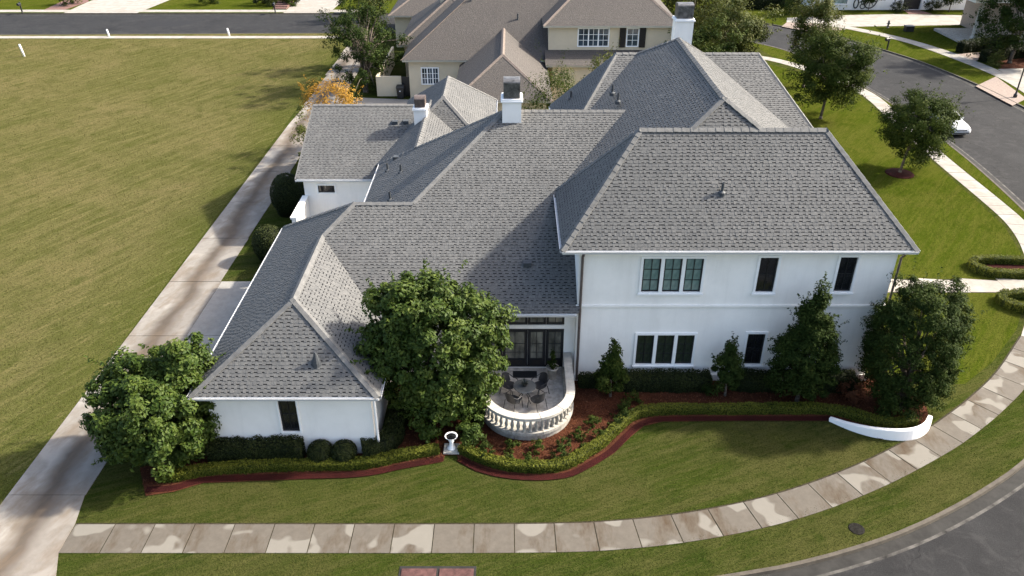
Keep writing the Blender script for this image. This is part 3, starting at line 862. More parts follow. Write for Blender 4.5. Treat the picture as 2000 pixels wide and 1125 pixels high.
# vents
def vent(x, y, z, kind):
    m = MB()
    if kind == 'pipe':
        m.lathe([(.16,-.12),(.15,.02),(.06,.08),(.055,.42),(.06,.42),(.05,.40)], (x,y,z), 10)
    elif kind == 'cone':
        m.lathe([(.20,-.16),(.17,.03),(.08,.30),(.03,.46)], (x,y,z), 10)
    else:
        m.box(x-.17, x+.17, y-.17, y+.17, z-.15, z+.13)
    part(m, 'roof_vent', M_lead, roof, smooth=False)
for v_ in [(.65,29.6,4.8,'box'),(4.3,34.9,7.75,'box'),(8.32,29.12,8.3,'pipe'),(-7.15,23.72,3.92,'cone'),(-5.67,38.06,5.53,'pipe'),(-6.64,39.85,4.9,'pipe'),
           (-5.8,34.81,5.45,'pipe'),(-6.3,41.1,5.1,'box'),(-7.02,46.29,5.35,'box'),(-6.37,46.34,5.36,'box'),(5.19,38.27,9.15,'pipe'),(5.09,39.84,9.09,'pipe'),(3.29,43.79,7.61,'pipe')]:
    vent(*v_)

# ------------------------------------------------------------------ terrace
TC = (.60, 25.78); TR = 1.80
terr = empty('terrace', (TC[0], TC[1], 0)); tag(terr, 'round-fronted pale stone terrace with balustrade below the dark french doors', 'terrace')
def tp(mb, name, mat, parent=None, smooth=False):
    o = mb.build(name, mat, None, smooth)
    if parent is None:
        o.parent = terr; o.matrix_parent_inverse = Matrix.Translation((-TC[0], -TC[1], 0))
    else: o.parent = parent
    return o
YB = 28.3
def upath(r, n=36):
    pts = [(TC[0]+r, YB)]
    for k in range(n+1):
        t = -math.pi*k/n
        pts.append((TC[0]+r*math.cos(t), TC[1]+r*math.sin(t)))
    pts.append((TC[0]-r, YB))
    return pts
def upt(r, s):        # s = arc length along the U at radius TR
    la = YB-TC[1]; arc = math.pi*TR
    if s < la: return (TC[0]+r, YB-s)
    if s < la+arc:
        t = -(s-la)/TR; return (TC[0]+r*math.cos(t), TC[1]+r*math.sin(t))
    return (TC[0]-r, TC[1]+(s-la-arc))
UL = 2*(YB-TC[1])+math.pi*TR
def ublocks(name, r0, r1, z0, z1, n, mat, gap=.008, sub=5):
    for i in range(n):
        s0 = UL*i/n+gap; s1 = UL*(i+1)/n-gap
        a = [upt(r1, s0+(s1-s0)*k/sub) for k in range(sub+1)]; b = [upt(r0, s0+(s1-s0)*k/sub) for k in range(sub+1)]
        pts = a[::-1]+b
        bevel(tp(MB().prism(pts, z0, z1), name, mat), .012)
tp(MB().prism(upath(TR-.12)[::-1], .02, .325), 'core', M_stone)
ublocks('base_stone', TR-.25, TR+.06, 0, .26, 11, M_stone)
ublocks('ledge_stone', TR-.25, TR+.12, .262, .42, 9, M_stone)
ublocks('coping_stone', TR-.20, TR+.15, 1.03, 1.17, 11, M_stone2)
nb = 44
bprof = [(.07,0),(.07,.06),(.045,.08),(.078,.20),(.082,.27),(.048,.42),(.045,.48),(.07,.53),(.07,.605)]
bm0 = None
for i in range(nb):
    p = upt(TR-.02, UL*(i+.5)/nb)
    if bm0 is None:
        o = tp(MB().lathe(bprof, (0,0,0), 8), 'baluster', M_stone, None, True); bm0 = o.data
    else:
        o = link(bpy.data.objects.new('baluster', bm0)); o.parent = terr; o.matrix_parent_inverse = Matrix.Translation((-TC[0], -TC[1], 0))
    o.location = (p[0], p[1], .422)
# paving stones, laid in rows of uneven widths and trimmed to the curve
inner = [p for p in upath(TR-.24, 28)][::-1]
rr_ = random.Random(11)
y = TC[1]-TR
while y < YB:
    hgt = .62; x = TC[0]-TR-rr_.uniform(0, .5)
    while x < TC[0]+TR:
        wd = rr_.choice([.45,.62,.62,.9])
        c = clip([(x+.006,y+.006),(x+wd-.006,y+.006),(x+wd-.006,min(y+hgt,YB)-.006),(x+.006,min(y+hgt,YB)-.006)], inner)
        x += wd
        if len(c) >= 3: tp(MB().prism(c, .30, .35+rr_.uniform(-.003,.003)), 'paving_stone', M_tile)
    y += hgt
# terrace furniture
FZ = .352
dm = MB().box(-.52, .52, -.24, .24, 0, .018); mt = dm.build('doormat', M_black); mt.location = (.56, 27.80, FZ); tag(mt, 'black rectangular doormat in front of the french doors', 'doormat')
M_chair = plain('chair_mesh_metal', (.040, .040, .042), .5, .4, metal=.3, var=.2)
M_tabletop = plain('smoked_table_glass', (.09, .095, .095), .12, .6)
def chair(loc, rz, label):
    c = empty('patio_chair', loc, rz); tag(c, label, 'chair', 'patio chairs around the round table')
    # seat: rounded pan
    n = 16; v = [(0, 0, .43)]; 
    for k in range(n):
        t = 2*math.pi*k/n
        v.append((.26*math.copysign(abs(math.cos(t))**.7, math.cos(t)), .25*math.copysign(abs(math.sin(t))**.7, math.sin(t)), .45))
    v2 = [(p[0], p[1], p[2]-.025) for p in v]
    f = [(0, 1+k, 1+(k+1) % n) for k in range(n)]+[(n+1, n+2+(k+1) % n, n+2+k) for k in range(n)]+[(1+k, n+2+k, n+2+(k+1) % n, 1+(k+1) % n) for k in range(n)]
    mesh('seat', v, f[:0] or f, M_chair, c) if False else MB().add(v+v2, f).build('seat', M_chair, c)
    # curved back (towards +y)
    rows = 6; cols = 8; v = []; f = []
    for i in range(rows+1):
        h_ = .46+.46*i/rows; wdt = .26*(1-.28*(i/rows)**3)
        for j in range(cols+1):
            q = -1+2*j/cols
            v.append((wdt*q, .24+.10*i/rows-.09*q*q, h_-.05*q*q*(i/rows)))
    nv = len(v); v += [(a, b+.015, c_) for a, b, c_ in v]
    for i in range(rows):
        for j in range(cols):
            a = i*(cols+1)+j; f += [(a, a+1, a+cols+2, a+cols+1), (nv+a+cols+1, nv+a+cols+2, nv+a+1, nv+a)]
    MB().add(v, f).build('backrest', M_chair, c)
    for sx in (-1, 1):
        MB().path([(sx*.25,.30,.80),(sx*.31,.12,.67),(sx*.31,-.16,.66),(sx*.27,-.22,.60)], .016, 6).build('armrest', M_chair, c)
        MB().path([(sx*.27,-.22,.60),(sx*.25,-.23,.43),(sx*.28,-.27,0)], .015, 6).build('leg', M_chair, c)
        MB().path([(sx*.25,.22,.45),(sx*.27,.32,0)], .015, 6).build('leg', M_chair, c)
    return c
TX, TY = .52, 26.05
chair((TX-.62,TY+.42,FZ), R(52), 'dark metal patio chair at the back left of the terrace table')
chair((TX+.62,TY+.42,FZ), R(-52), 'dark metal patio chair at the back right of the terrace table')
chair((TX-.46,TY-.52,FZ), R(140), 'dark metal patio chair at the front left of the terrace table')
chair((TX+.50,TY-.50,FZ), R(-138), 'dark metal patio chair at the front right of the terrace table')
tb = empty('patio_table', (TX,TY,FZ)); tag(tb, 'small round dark patio table standing between four chairs', 'table')
MB().lathe([(.02,.70),(.46,.70),(.47,.715),(.46,.73),(.02,.73)], n=28).build('tabletop', M_tabletop, tb)
for k in range(4):
    t = math.pi/4+k*math.pi/2
    MB().path([(.36*math.cos(t),.36*math.sin(t),.70),(.12*math.cos(t),.12*math.sin(t),.35),(.34*math.cos(t),.34*math.sin(t),0)], .016, 6).build('leg', M_chair, tb)

# ------------------------------------------------------------------ foliage tools
def leaf_mesh(name, pos, nrm, size, tint, mat, parent=None, aspect=.5, rs=None, extra=None, droop=None):
    """one mesh of folded diamond leaves. pos,nrm (n,3); size,tint (n,)"""
    rs = rs or np.random.RandomState(1)
    n = len(pos)
    nrm = nrm/np.maximum(np.linalg.norm(nrm, axis=1), 1e-6)[:, None]
    d = rs.normal(size=(n, 3)) if droop is None else droop+rs.normal(size=(n, 3))*.5
    d -= nrm*(d*nrm).sum(1)[:, None]; d /= np.maximum(np.linalg.norm(d, axis=1), 1e-6)[:, None]
    s = np.cross(nrm, d)
    L = size[:, None]
    V = np.empty((n, 4, 3))
    V[:, 0] = pos-d*L*.5
    V[:, 1] = pos+s*L*.5*aspect+nrm*L*.10
    V[:, 2] = pos+d*L*.5
    V[:, 3] = pos-s*L*.5*aspect+nrm*L*.10
    V = V.reshape(-1, 3)
    T = np.repeat(tint, 4)
    idx = np.arange(n)*4
    tri = np.stack([idx, idx+1, idx+2, idx, idx+2, idx+3], 1).reshape(-1)
    if extra is not None:
        ev, ef, et = extra
        base = len(V)
        V = np.r_[V, ev]; T = np.r_[T, et]; tri = np.r_[tri, (np.array(ef)+base).reshape(-1)]
    me = bpy.data.meshes.new(name)
    nt_ = len(tri)//3
    me.vertices.add(len(V)); me.loops.add(len(tri)); me.polygons.add(nt_)
    me.vertices.foreach_set('co', V.astype(np.float32).reshape(-1))
    me.loops.foreach_set('vertex_index', tri.astype(np.int32))
    me.polygons.foreach_set('loop_start', (np.arange(nt_)*3).astype(np.int32))
    at = me.attributes.new('tint', 'FLOAT', 'POINT'); at.data.foreach_set('value', np.clip(T, 0, 1).astype(np.float32))
    me.materials.append(mat)
    me.update(calc_edges=True)
    return link(bpy.data.objects.new(name, me), parent)

def crown_points(rs, n, c, r, shape, nclump, clump_r, bumpy=.2, hollow=.45):
    """points clustered in clumps spread through the crown volume; returns pos, normal, tint"""
    c = np.array(c, float); r = np.array(r, float)
    dirs = rs.normal(size=(nclump, 3)); dirs /= np.linalg.norm(dirs, axis=1)[:, None]
    rad = hollow+(1-hollow)*rs.rand(nclump)**.55
    ph = rs.rand(6)*6.28
    lob = 1+bumpy*(np.sin(3*np.arctan2(dirs[:, 1], dirs[:, 0])+ph[0])*.5+np.sin(5*dirs[:, 2]+ph[1])*.3+np.sin(7*dirs[:, 0]+4*dirs[:, 1]+ph[2])*.4)
    q = dirs*rad[:, None]*lob[:, None]
    if shape == 'cone':
        z = q[:, 2]; k = np.clip(1.12-.62*(z+1)/2*1.45, .12, 1.2); q[:, :2] *= k[:, None]
    if shape == 'round':
        pass
    if shape == 'vase':
        z = q[:, 2]; k = np.clip(.55+.5*(z+1)/2, .4, 1.1); q[:, :2] *= k[:, None]
    if shape == 'column':
        z = q[:, 2]; q[:, :2] /= np.maximum(np.sqrt(np.clip(1-z*z, 0, 1)), .42)[:, None]**.55
    cc = c+q*r
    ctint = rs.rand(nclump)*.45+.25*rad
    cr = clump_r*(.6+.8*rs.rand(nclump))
    own = rs.randint(0, nclump, n)
    d = rs.normal(size=(n, 3)); d /= np.linalg.norm(d, axis=1)[:, None]
    rr = cr[own]*(rs.rand(n)**.45)
    p = cc[own]+d*rr[:, None]*np.array([1, 1, .8])
    ns = max(10, nclump//3); per = 16
    sd = rs.normal(size=(ns, 3)); sd /= np.linalg.norm(sd, axis=1)[:, None]; sd[:, 2] = np.abs(sd[:, 2])*.9-.15
    sb = cc[rs.randint(0, nclump, ns)]
    ow = (sb-c)/r; ow /= np.maximum(np.linalg.norm(ow, axis=1), .2)[:, None]
    sd = ow*.8+sd*.5+np.array([0, 0, .25]); ln = clump_r*(.9+1.1*rs.rand(ns))
    tt = rs.rand(ns, per)
    sp = (sb[:, None]+sd[:, None]*(ln[:, None]*(.5+tt*.75))[:, :, None]).reshape(-1, 3)+rs.normal(size=(ns*per, 3))*clump_r*.10
    m_ = min(len(sp), n//6)
    p[:m_] = sp[:m_]
    outw = (p-c)/r
    nrm = d*.7+outw*.55+np.array([0, 0, .55])+rs.normal(size=(n, 3))*.45
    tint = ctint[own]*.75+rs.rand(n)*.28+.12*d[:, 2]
    return p, nrm, tint, cc

def tree(name, label, base, trunk_r, c, r, n, leaf, mat, shape='round', nclump=90, clump_r=.55, seed=1, cat='tree', group=None, bumpy=.2, hollow=.45, aspect=.5, nstem=1, limbs=9, boost=0, bark=None, lobes=()):
    rs = np.random.RandomState(seed)
    t = empty(name, (base[0], base[1], 0)); tag(t, label, cat, group)
    b = np.array([base[0], base[1], 0.]); cl = np.array(c, float)-b
    p, nr, ti, cc = crown_points(rs, n, cl, r, shape, nclump, clump_r, bumpy, hollow)
    for lc, lr, fr in lobes:
        p2, nr2, ti2, cc2 = crown_points(rs, int(n*fr), np.array(lc, float)-b, lr, 'round', max(12, int(nclump*fr)), clump_r, bumpy, hollow)
        p = np.r_[p, p2]; nr = np.r_[nr, nr2]; ti = np.r_[ti, ti2]; cc = np.r_[cc, cc2]
    keep = p[:, 2] > .12
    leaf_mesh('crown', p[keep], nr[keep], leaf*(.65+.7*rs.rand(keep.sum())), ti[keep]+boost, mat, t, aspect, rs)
    m = MB()
    for s in range(nstem):
        off = rs.normal(size=2)*trunk_r*1.2*(nstem > 1)
        top = cl+np.array([rs.normal()*.15, rs.normal()*.15, r[2]*.35])
        z0 = max(.3, cl[2]-r[2]*.75)
        k0 = np.array([off[0], off[1], -.1]); k1 = np.array([off[0]*1.3+cl[0]*.3, off[1]*1.3+cl[1]*.3, z0]); k2 = k1*.45+top*.55
        m.path([k0*[1,1,0]+[0,0,-.05], k0+[0,0,.35], k1, k2, top], [trunk_r*1.35, trunk_r, trunk_r*.82, trunk_r*.5, trunk_r*.12], 8)
        for j in range(limbs):
            e = cc[rs.randint(len(cc))]
            st = k1+(k2-k1)*rs.rand()*.9
            md = st*.5+e*.5+np.array([0, 0, .12*r[2]])
            m.path([st, md, e], [trunk_r*.38, trunk_r*.24, trunk_r*.06], 5)
    m.build('trunk', bark or M_bark, t, True)
    return t

def hedge(name, label, pl, wd, h, mat, dens=900, leaf=.055, seed=5, group=None, cat='hedge', z0=0.02, step=.35, boost=0):
    rs = np.random.RandomState(seed)
    pl = smooth_curve(pl, step) if len(pl) > 2 else smooth_curve([pl[0], ((pl[0][0]+pl[1][0])/2, (pl[0][1]+pl[1][1])/2), pl[1]], step)
    t = np.gradient(pl, axis=0); t /= np.linalg.norm(t, axis=1)[:, None]; nn = np.c_[-t[:, 1], t[:, 0]]
    m = len(pl)
    w2 = wd/2*(1+rs.normal(size=m)*.06); hh = h*(1+rs.normal(size=m)*.05)
    prof = [(-.88, .0), (-.92, .55), (-.78, .88), (0, .93), (.78, .88), (.92, .55), (.88, .0)]
    ev = []; ef = []
    for i in range(m):
        for a, b in prof:
            ev.append((pl[i, 0]+nn[i, 0]*a*w2[i], pl[i, 1]+nn[i, 1]*a*w2[i], z0+b*hh[i]))
    k = len(prof)
    for i in range(m-1):
        for j in range(k-1):
            a = i*k+j
            ef += [(a, a+k, a+k+1), (a, a+k+1, a+1)]
    for i, rev in ((0, 0), (m-1, 1)):
        for j in range(1, k-1):
            ef.append((i*k, i*k+j, i*k+j+1) if not rev else (i*k, i*k+j+1, i*k+j))
    L = np.hypot(*np.diff(pl, axis=0).T).sum()
    n = int(dens*L*(wd+2*h))
    q = rs.rand(n)*(m-1); i = np.minimum(q.astype(int), m-2); f = q-i
    P = pl[i]*(1-f[:, None])+pl[i+1]*f[:, None]; NN = nn[i]
    g = rs.rand(n)*(wd+2*h)
    W = w2[i]*(1-f)+w2[i+1]*f; Hh = hh[i]*(1-f)+hh[i+1]*f
    side = np.where(g < h, -1, np.where(g > h+wd, 1, 0))
    a = np.where(side == 0, (g-h)/wd*2-1, side*(1+rs.normal(size=n)*.05))
    b = np.where(side == -1, g/h, np.where(side == 1, (g-h-wd)/h, 1+rs.normal(size=n)*.05))
    pos = np.c_[P[:, 0]+NN[:, 0]*a*W, P[:, 1]+NN[:, 1]*a*W, z0+b*Hh]
    # rounded ends
    endn = int(dens*wd*h*1.2)
    for e_, sg in ((0, -1), (m-1, 1)):
        aa = rs.rand(endn)*2-1; bb = rs.rand(endn)
        pe = np.c_[pl[e_, 0]+nn[e_, 0]*aa*w2[e_]+t[e_, 0]*sg*.03, pl[e_, 1]+nn[e_, 1]*aa*w2[e_]+t[e_, 1]*sg*.03, z0+bb*hh[e_]]
        pos = np.r_[pos, pe]; side = np.r_[side, np.zeros(endn)]; NN = np.r_[NN, np.tile(t[e_]*sg, (endn, 1))]; b = np.r_[b, bb]
    nt2 = len(pos)
    nr = np.c_[NN[:, 0]*side, NN[:, 1]*side, (side == 0)*1.0]+rs.normal(size=(nt2, 3))*.5
    low = np.sin(pos[:, 0]*3.1)*np.sin(pos[:, 1]*2.7+pos[:, 0])
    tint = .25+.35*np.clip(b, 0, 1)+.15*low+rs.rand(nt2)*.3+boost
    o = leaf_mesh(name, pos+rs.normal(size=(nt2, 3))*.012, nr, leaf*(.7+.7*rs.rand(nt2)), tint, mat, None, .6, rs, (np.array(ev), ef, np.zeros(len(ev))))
    tag(o, label, cat, group); return o

def shrub(name, label, loc, r, n, leaf, mat, seed, group=None, cat='shrub', nclump=24, aspect=.45, hollow=.3, boost=0, scale_z=.8, core=False):
    rs = np.random.RandomState(seed)
    p, nr, ti, cc = crown_points(rs, n, (0, 0, r*scale_z*.9), (r, r, r*scale_z), 'round', nclump, r*.34, .2, hollow)
    k = p[:, 2] > 0.0
    ex = None
    if core:
        q = MB().lathe([(r*.05,.0),(r*.7,.02),(r*.86,r*scale_z*.5),(r*.88,r*scale_z),(r*.62,r*scale_z*1.55),(r*.1,r*scale_z*1.78)], n=14)
        ef = [t for f_ in q.f for t in [(f_[0], f_[j], f_[j+1]) for j in range(1, len(f_)-1)]]
        ex = (np.array(q.v), ef, np.zeros(len(q.v)))
        d = rs.normal(size=(n, 3)); d /= np.linalg.norm(d, axis=1)[:, None]
        rr = .92+.08*rs.rand(n)
        p = d*rr[:, None]*np.array([r, r, r*scale_z])+np.array([0, 0, r*scale_z*.92]); nr = d+rs.normal(size=(n, 3))*.5
        ti = .3+.25*d[:, 2]+.4*rs.rand(n); k = p[:, 2] > 0
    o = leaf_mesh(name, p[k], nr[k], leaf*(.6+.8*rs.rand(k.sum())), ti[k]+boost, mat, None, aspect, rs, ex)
    o.location = loc
    tag(o, label, cat, group); return o

# ------------------------------------------------------------------ trees and shrubs round the house
tree('magnolia_tree', 'broad glossy green tree at the front left corner beside the driveway', (-13.2,23.0), .16, (-13.3,23.2,2.15), (2.3,2.1,1.9), 42000, .165, L_mag, 'round', 230, .34, 21, bumpy=.18, hollow=.62, nstem=2, boost=.08, lobes=[((-12.3,24.1,3.7),(.95,.95,1.1),.14),((-13.7,23.7,3.1),(1.5,1.4,1.1),.2),((-12.3,22.9,2.0),(1.5,1.3,1.5),.2)])
tree('magnolia_tree', 'tall glossy green tree overhanging the roof left of the terrace', (-3.3,25.2), .18, (-3.2,25.25,3.4), (2.35,1.9,2.9), 52000, .170, L_mag, 'round', 290, .36, 22, bumpy=.18, hollow=.62, boost=.08, lobes=[((-4.1,25.4,5.0),(1.25,1.2,1.25),.2),((-1.5,25.4,4.4),(1.25,1.1,1.5),.2),((-1.55,25.1,2.7),(1.1,1.0,1.3),.14),((-2.9,24.6,1.4),(1.3,1.0,1.1),.14)])
tree('conical_tree', 'dark conical tree against the white wall right of the dark lower window', (11.95,26.4), .09, (11.95,26.45,2.8), (1.6,1.2,2.55), 42000, .11, L_dark, 'cone', 240, .30, 23, bumpy=.16, hollow=.55, boost=.06)
tree('dense_tree', 'big dark oval tree at the right corner of the house by the curved wall', (15.9,26.0), .14, (15.95,26.1,3.0), (1.8,1.6,3.0), 80000, .095, L_dark, 'column', 420, .32, 24, bumpy=.10, hollow=.65, nstem=3, boost=.08)
tree('young_tree', 'small upright tree against the wall next to the downpipe', (4.15,26.7), .05, (4.15,26.75,1.45), (.82,.6,1.2), 7500, .12, L_oak, 'cone', 36, .26, 25, bumpy=.25, hollow=.3, limbs=6, boost=.08)
tree('young_tree', 'small dark tree between the triple window and the dark lower window', (9.0,26.75), .05, (8.97,26.8,1.42), (.80,.6,1.2), 7500, .12, L_dark, 'cone', 36, .26, 26, bumpy=.25, hollow=.3, limbs=6, boost=.08)
tree('street_tree', 'round dark tree in the red mulch ring by the side sidewalk', (26.75,51.4), .10, (27.5,51.9,3.35), (2.4,2.3,2.3), 34000, .14, L_oak, 'round', 200, .50, 27, bumpy=.22, hollow=.45, limbs=14)
tree('street_tree', 'leafy green tree on the side lawn behind the right end of the roof', (25.2,63.1), .12, (25.7,63.4,4.0), (2.9,2.7,2.7), 32000, .17, L_oak, 'round', 180, .65, 28, bumpy=.35, hollow=.35, limbs=14, boost=.14)
tree('street_tree', 'pale-tipped tree standing behind the leafy tree near the bend', (26.6,72.0), .12, (27.0,72.2,5.0), (1.9,1.8,3.3), 12000, .20, L_bright, 'round', 80, .7, 29, bumpy=.35, hollow=.3, limbs=12, boost=.12)
tree('crape_myrtle', 'broad yellow-green tree between the roof end and the bend', (19.6,72.0), .16, (19.6,72,4.4), (3.6,3.2,4.1), 22000, .22, L_bright, 'vase', 110, .8, 30, bumpy=.3, hollow=.3, nstem=3, limbs=12, boost=.05)
tree('crape_myrtle', 'dark green multi-stem tree right behind the rear chimney', (15.6,66.5), .14, (15.6,66.5,3.5), (3.2,3.0,3.4), 16000, .22, L_oak, 'vase', 90, .7, 31, bumpy=.3, hollow=.3, nstem=3, limbs=12, boost=.08)
tree('crape_myrtle', 'olive green tree rising behind the right chimney at the top edge', (18.5,84.0), .16, (18.5,84,4.6), (4.4,3.4,4.2), 16000, .26, L_bright, 'round', 90, .9, 32, bumpy=.3, hollow=.3, nstem=2, limbs=10, boost=-.02)
tree('sparse_tree', 'dark half-bare tree beside the neighbour drive', (-13.2,70.5), .14, (-13.0,71.5,4.2), (3.4,4.4,3.9), 11000, .20, L_dark, 'round', 80, .65, 33, bumpy=.4, hollow=.3, nstem=3, limbs=26, boost=.02)
tree('sparse_tree', 'thin-leaved green tree behind the neighbour drive', (-14.6,78.5), .12, (-14.4,78.5,3.8), (2.6,2.6,3.6), 6000, .22, L_oak, 'round', 55, .65, 34, bumpy=.4, hollow=.3, nstem=2, limbs=18, boost=.1)
tree('dense_tree', 'big dark glossy tree in front of the portico at the top right', (50.0,80.5), .2, (50.6,81.0,4.6), (3.6,3.2,4.6), 20000, .26, L_dark, 'column', 100, .8, 35, bumpy=.25, hollow=.5, boost=.12)
shrub('autumn_shrub', 'orange and yellow shrub at the corner of the back wing roof', (-12.9,56.0,1.3), 1.95, 6500, .15, L_orange, 41, nclump=46, scale_z=1.05, hollow=.35)
shrub('autumn_shrub', 'yellow-green shrub beside the drive below the orange shrub', (-14.2,53.2,0), 1.35, 3500, .14, L_bright, 42, nclump=26, scale_z=1.5, boost=.15)
shrub('round_shrub', 'dark clipped round shrub by the courtyard wall and back wing', (-13.75,45.0,0), 1.05, 7000, .11, L_hedge_d, 43, scale_z=1.3, boost=.06, core=True)
shrub('round_shrub', 'clipped round shrub between the parking pad and the back shrub', (-13.35,39.0,0), .92, 6500, .10, L_hedge_d, 44, scale_z=1.15, boost=.22, core=True)
shrub('leafy_shrub', 'tall leafy bush showing above the middle ridge', (3.2,54.8,0), 2.9, 11000, .15, L_oak, 45, nclump=90, hollow=.5, scale_z=1.05, boost=.2)
shrub('leafy_shrub', 'spiky green bush under the neighbour lower roof', (7.4,61.0,0), 2.2, 6000, .17, L_bright, 46, nclump=50, hollow=.4, scale_z=1.5, boost=.08)
shrub('flat_mulch_shrub', 'russet shrub in the shade at the right end of the bed', (14.3,26.5,.02), .55, 1200, .10, L_red, 47, nclump=20)
shrub('leafy_shrub', 'low leafy shrub to the right of the birdbath', (-1.62,23.85,.02), .55, 2600, .11, L_mag, 48, nclump=26, scale_z=1.2)
shrub('leafy_shrub', 'dim green shrub tucked behind the terrace curve', (-1.55,24.9,.02), .5, 1800, .10, L_dark, 49, nclump=20, scale_z=1.0)

# hedges
hedge('low_hedge', 'low clipped hedge sweeping along the left bed to the birdbath', [(-13.0,21.75),(-12.2,21.85),(-11.2,22.15),(-8.5,22.35),(-5.8,22.45),(-4.2,22.9),(-2.85,23.25)], .36, .35, L_hedge, 1200, .055, 51, boost=.1)
hedge('low_hedge', 'low clipped hedge curving round the terrace bed and along the lawn', [(-1.95,23.3),(-1.2,22.8),(-.5,22.48),(.3,22.3),(1.1,22.27),(1.95,22.42),(2.7,22.95),(3.5,23.65),(4.25,24.6),(4.95,25.3),(6.0,25.62),(9,25.65),(12.9,25.65),(14.2,25.1),(15.2,24.75),(16.2,24.95)], .36, .35, L_hedge, 1200, .055, 52, boost=.1)
hedge('wall_hedge', 'dark boxy hedge along the left wing wall', [(-11.4,22.85),(-9.6,22.85),(-7.95,22.85)], .62, .85, L_hedge_d, 700, .07, 53)
for i, (x, lb) in enumerate([(-7.25,'rounded dark bush under the left wing wall, next to the boxy hedge'), (-6.35,'rounded dark bush under the left wing wall, second from the corner')]):
    shrub('wall_bush', lb, (x,22.82,.02), .50, 2600, .08, L_hedge_d, 54+i, scale_z=.9, boost=.05, core=True)
hedge('wall_hedge', 'dark hedge at the right corner of the left wing', [(-5.6,22.9),(-4.95,23.2),(-4.6,24.0),(-4.55,25.6)], .6, .8, L_hedge_d, 700, .07, 57)
hedge('wall_hedge', 'short dark hedge between the downpipe and the small tree', [(2.9,27.45),(3.9,27.45)], .5, .55, L_hedge_d, 800, .07, 58, boost=.12)
hedge('wall_hedge', 'long dark hedge under the triple lower window', [(4.5,27.35),(6.4,27.3),(8.4,27.3)], .75, .72, L_hedge_d, 700, .07, 59, boost=.02)
hedge('wall_hedge', 'dark hedge under the dark lower window', [(9.5,27.35),(10.4,27.3),(11.2,27.3)], .75, .72, L_hedge_d, 700, .07, 60)
hedge('wall_hedge', 'dark hedge under the wall behind the conical tree', [(12.2,27.35),(13.3,27.3),(14.6,27.3)], .8, .7, L_hedge_d, 600, .07, 61)
hedge('path_hedge', 'clipped curving hedge on the far side of the garden path', [(28.4,36.95),(27.2,36.95),(25.9,36.95),(25.2,37.3),(25.0,37.9),(25.4,38.4),(26.6,38.5),(28.4,38.4)], .42, .42, L_hedge, 700, .07, 62, z0=.0)
hedge('path_hedge', 'clipped hedge leading away on the near side of the garden path', [(28.3,34.9),(26.6,34.85),(25.0,34.7),(24.6,34.2),(25.0,33.6),(25.9,33.1),(27.2,32.6)], .45, .42, L_hedge, 700, .07, 63)
sheet('path_bed', [(25.2,37.0),(28.6,37.0),(28.6,38.4),(25.4,38.4)], .03, M_mulch_red)
hedge('box_hedge', 'tall square hedge along the upper side of the entry path at top right', [(46.9,84.6),(50,85.9),(53.5,87.2)], .9, 1.15, L_hedge_d, 220, .11, 64)
hedge('box_hedge', 'tall square hedge along the lower side of the entry path at top right', [(47.4,80.9),(50,82.0),(54,83.4)], .9, 1.15, L_hedge_d, 220, .11, 65)
hedge('box_hedge', 'dark hedge rows behind the leafy side lawn tree', [(19.5,70.5),(23.5,69.6)], 1.0, .9, L_hedge_d, 220, .11, 66)
hedge('box_hedge', 'lower dark hedge row on the side lawn by the roof end', [(18.6,67.2),(22.8,66.6)], .9, .8, L_hedge_d, 220, .11, 67)

# small shrubs in the mulch round the terrace
ORD = ['first', 'second', 'third', 'fourth', 'fifth', 'sixth', 'seventh']
rows = [('in the row by the hedge', [(-.95,22.95),(-.15,22.75),(.72,22.62),(1.85,22.85),(2.7,23.3),(3.45,23.95),(4.1,24.7)]),
        ('in the row by the terrace', [(-1.05,23.45),(.02,23.4),(.98,23.35),(1.95,23.5),(2.65,24.1),(3.25,24.85)]),
        ('in the short row near the house', [(4.45,25.2),(4.75,25.75),(5.1,26.3)])]
si_ = 70
for where, pts in rows:
    for i, (u, v) in enumerate(pts):
        shrub('bed_shrub', 'low bed shrub, %s from the birdbath %s' % (ORD[i], where), (u, v, .02), random.uniform(.26,.36), 560, .085, L_oak if i % 3 else L_dark, si_, 'low shrubs in the terrace bed', nclump=16, boost=.16)
        si_ += 1

# potted topiary by the door
pt = empty('planter', (1.72,27.55,FZ)); tag(pt, 'pale stone urn with dark clipped plant beside the french doors', 'planter')
MB().lathe([(.14,0),(.16,.03),(.15,.08),(.23,.50),(.27,.53),(.27,.60),(.22,.60),(.20,.54)], n=18).build('pot', M_stone, pt, True)
rs = np.random.RandomState(91); p, nr, ti, cc = crown_points(rs, 1500, (0,0,.92), (.20,.20,.42), 'cone', 26, .09, .1, .5)
leaf_mesh('plant', p, nr, .07*(.6+.8*rs.rand(len(p))), ti, L_dark, pt, .5, rs)
pl_ = empty('table_plant', (TX,TY,FZ+.73)); tag(pl_, 'dark spiky plant in a pot on the patio table', 'plant')
MB().lathe([(.06,0),(.10,.03),(.12,.12),(.10,.12)], n=12).build('pot', M_darkmetal, pl_)
m = MB()
for k in range(26):
    t = random.random()*6.28; l = random.uniform(.18,.32); e = random.uniform(.15,.9)
    d = (math.cos(t)*math.cos(e), math.sin(t)*math.cos(e), math.sin(e)); sx = (-math.sin(t)*.018, math.cos(t)*.018, 0)
    m.add([(sx[0],sx[1],.1),(-sx[0],-sx[1],.1),(d[0]*l*.6-sx[0],d[1]*l*.6-sx[1],.12+d[2]*l*.75),(d[0]*l*.6+sx[0],d[1]*l*.6+sx[1],.12+d[2]*l*.75),(d[0]*l,d[1]*l,.10+d[2]*l*.7)], [(0,1,2,3),(3,2,4)])
m.build('blades', plain('agave_leaf', (.020,.026,.020), .5), pl_)

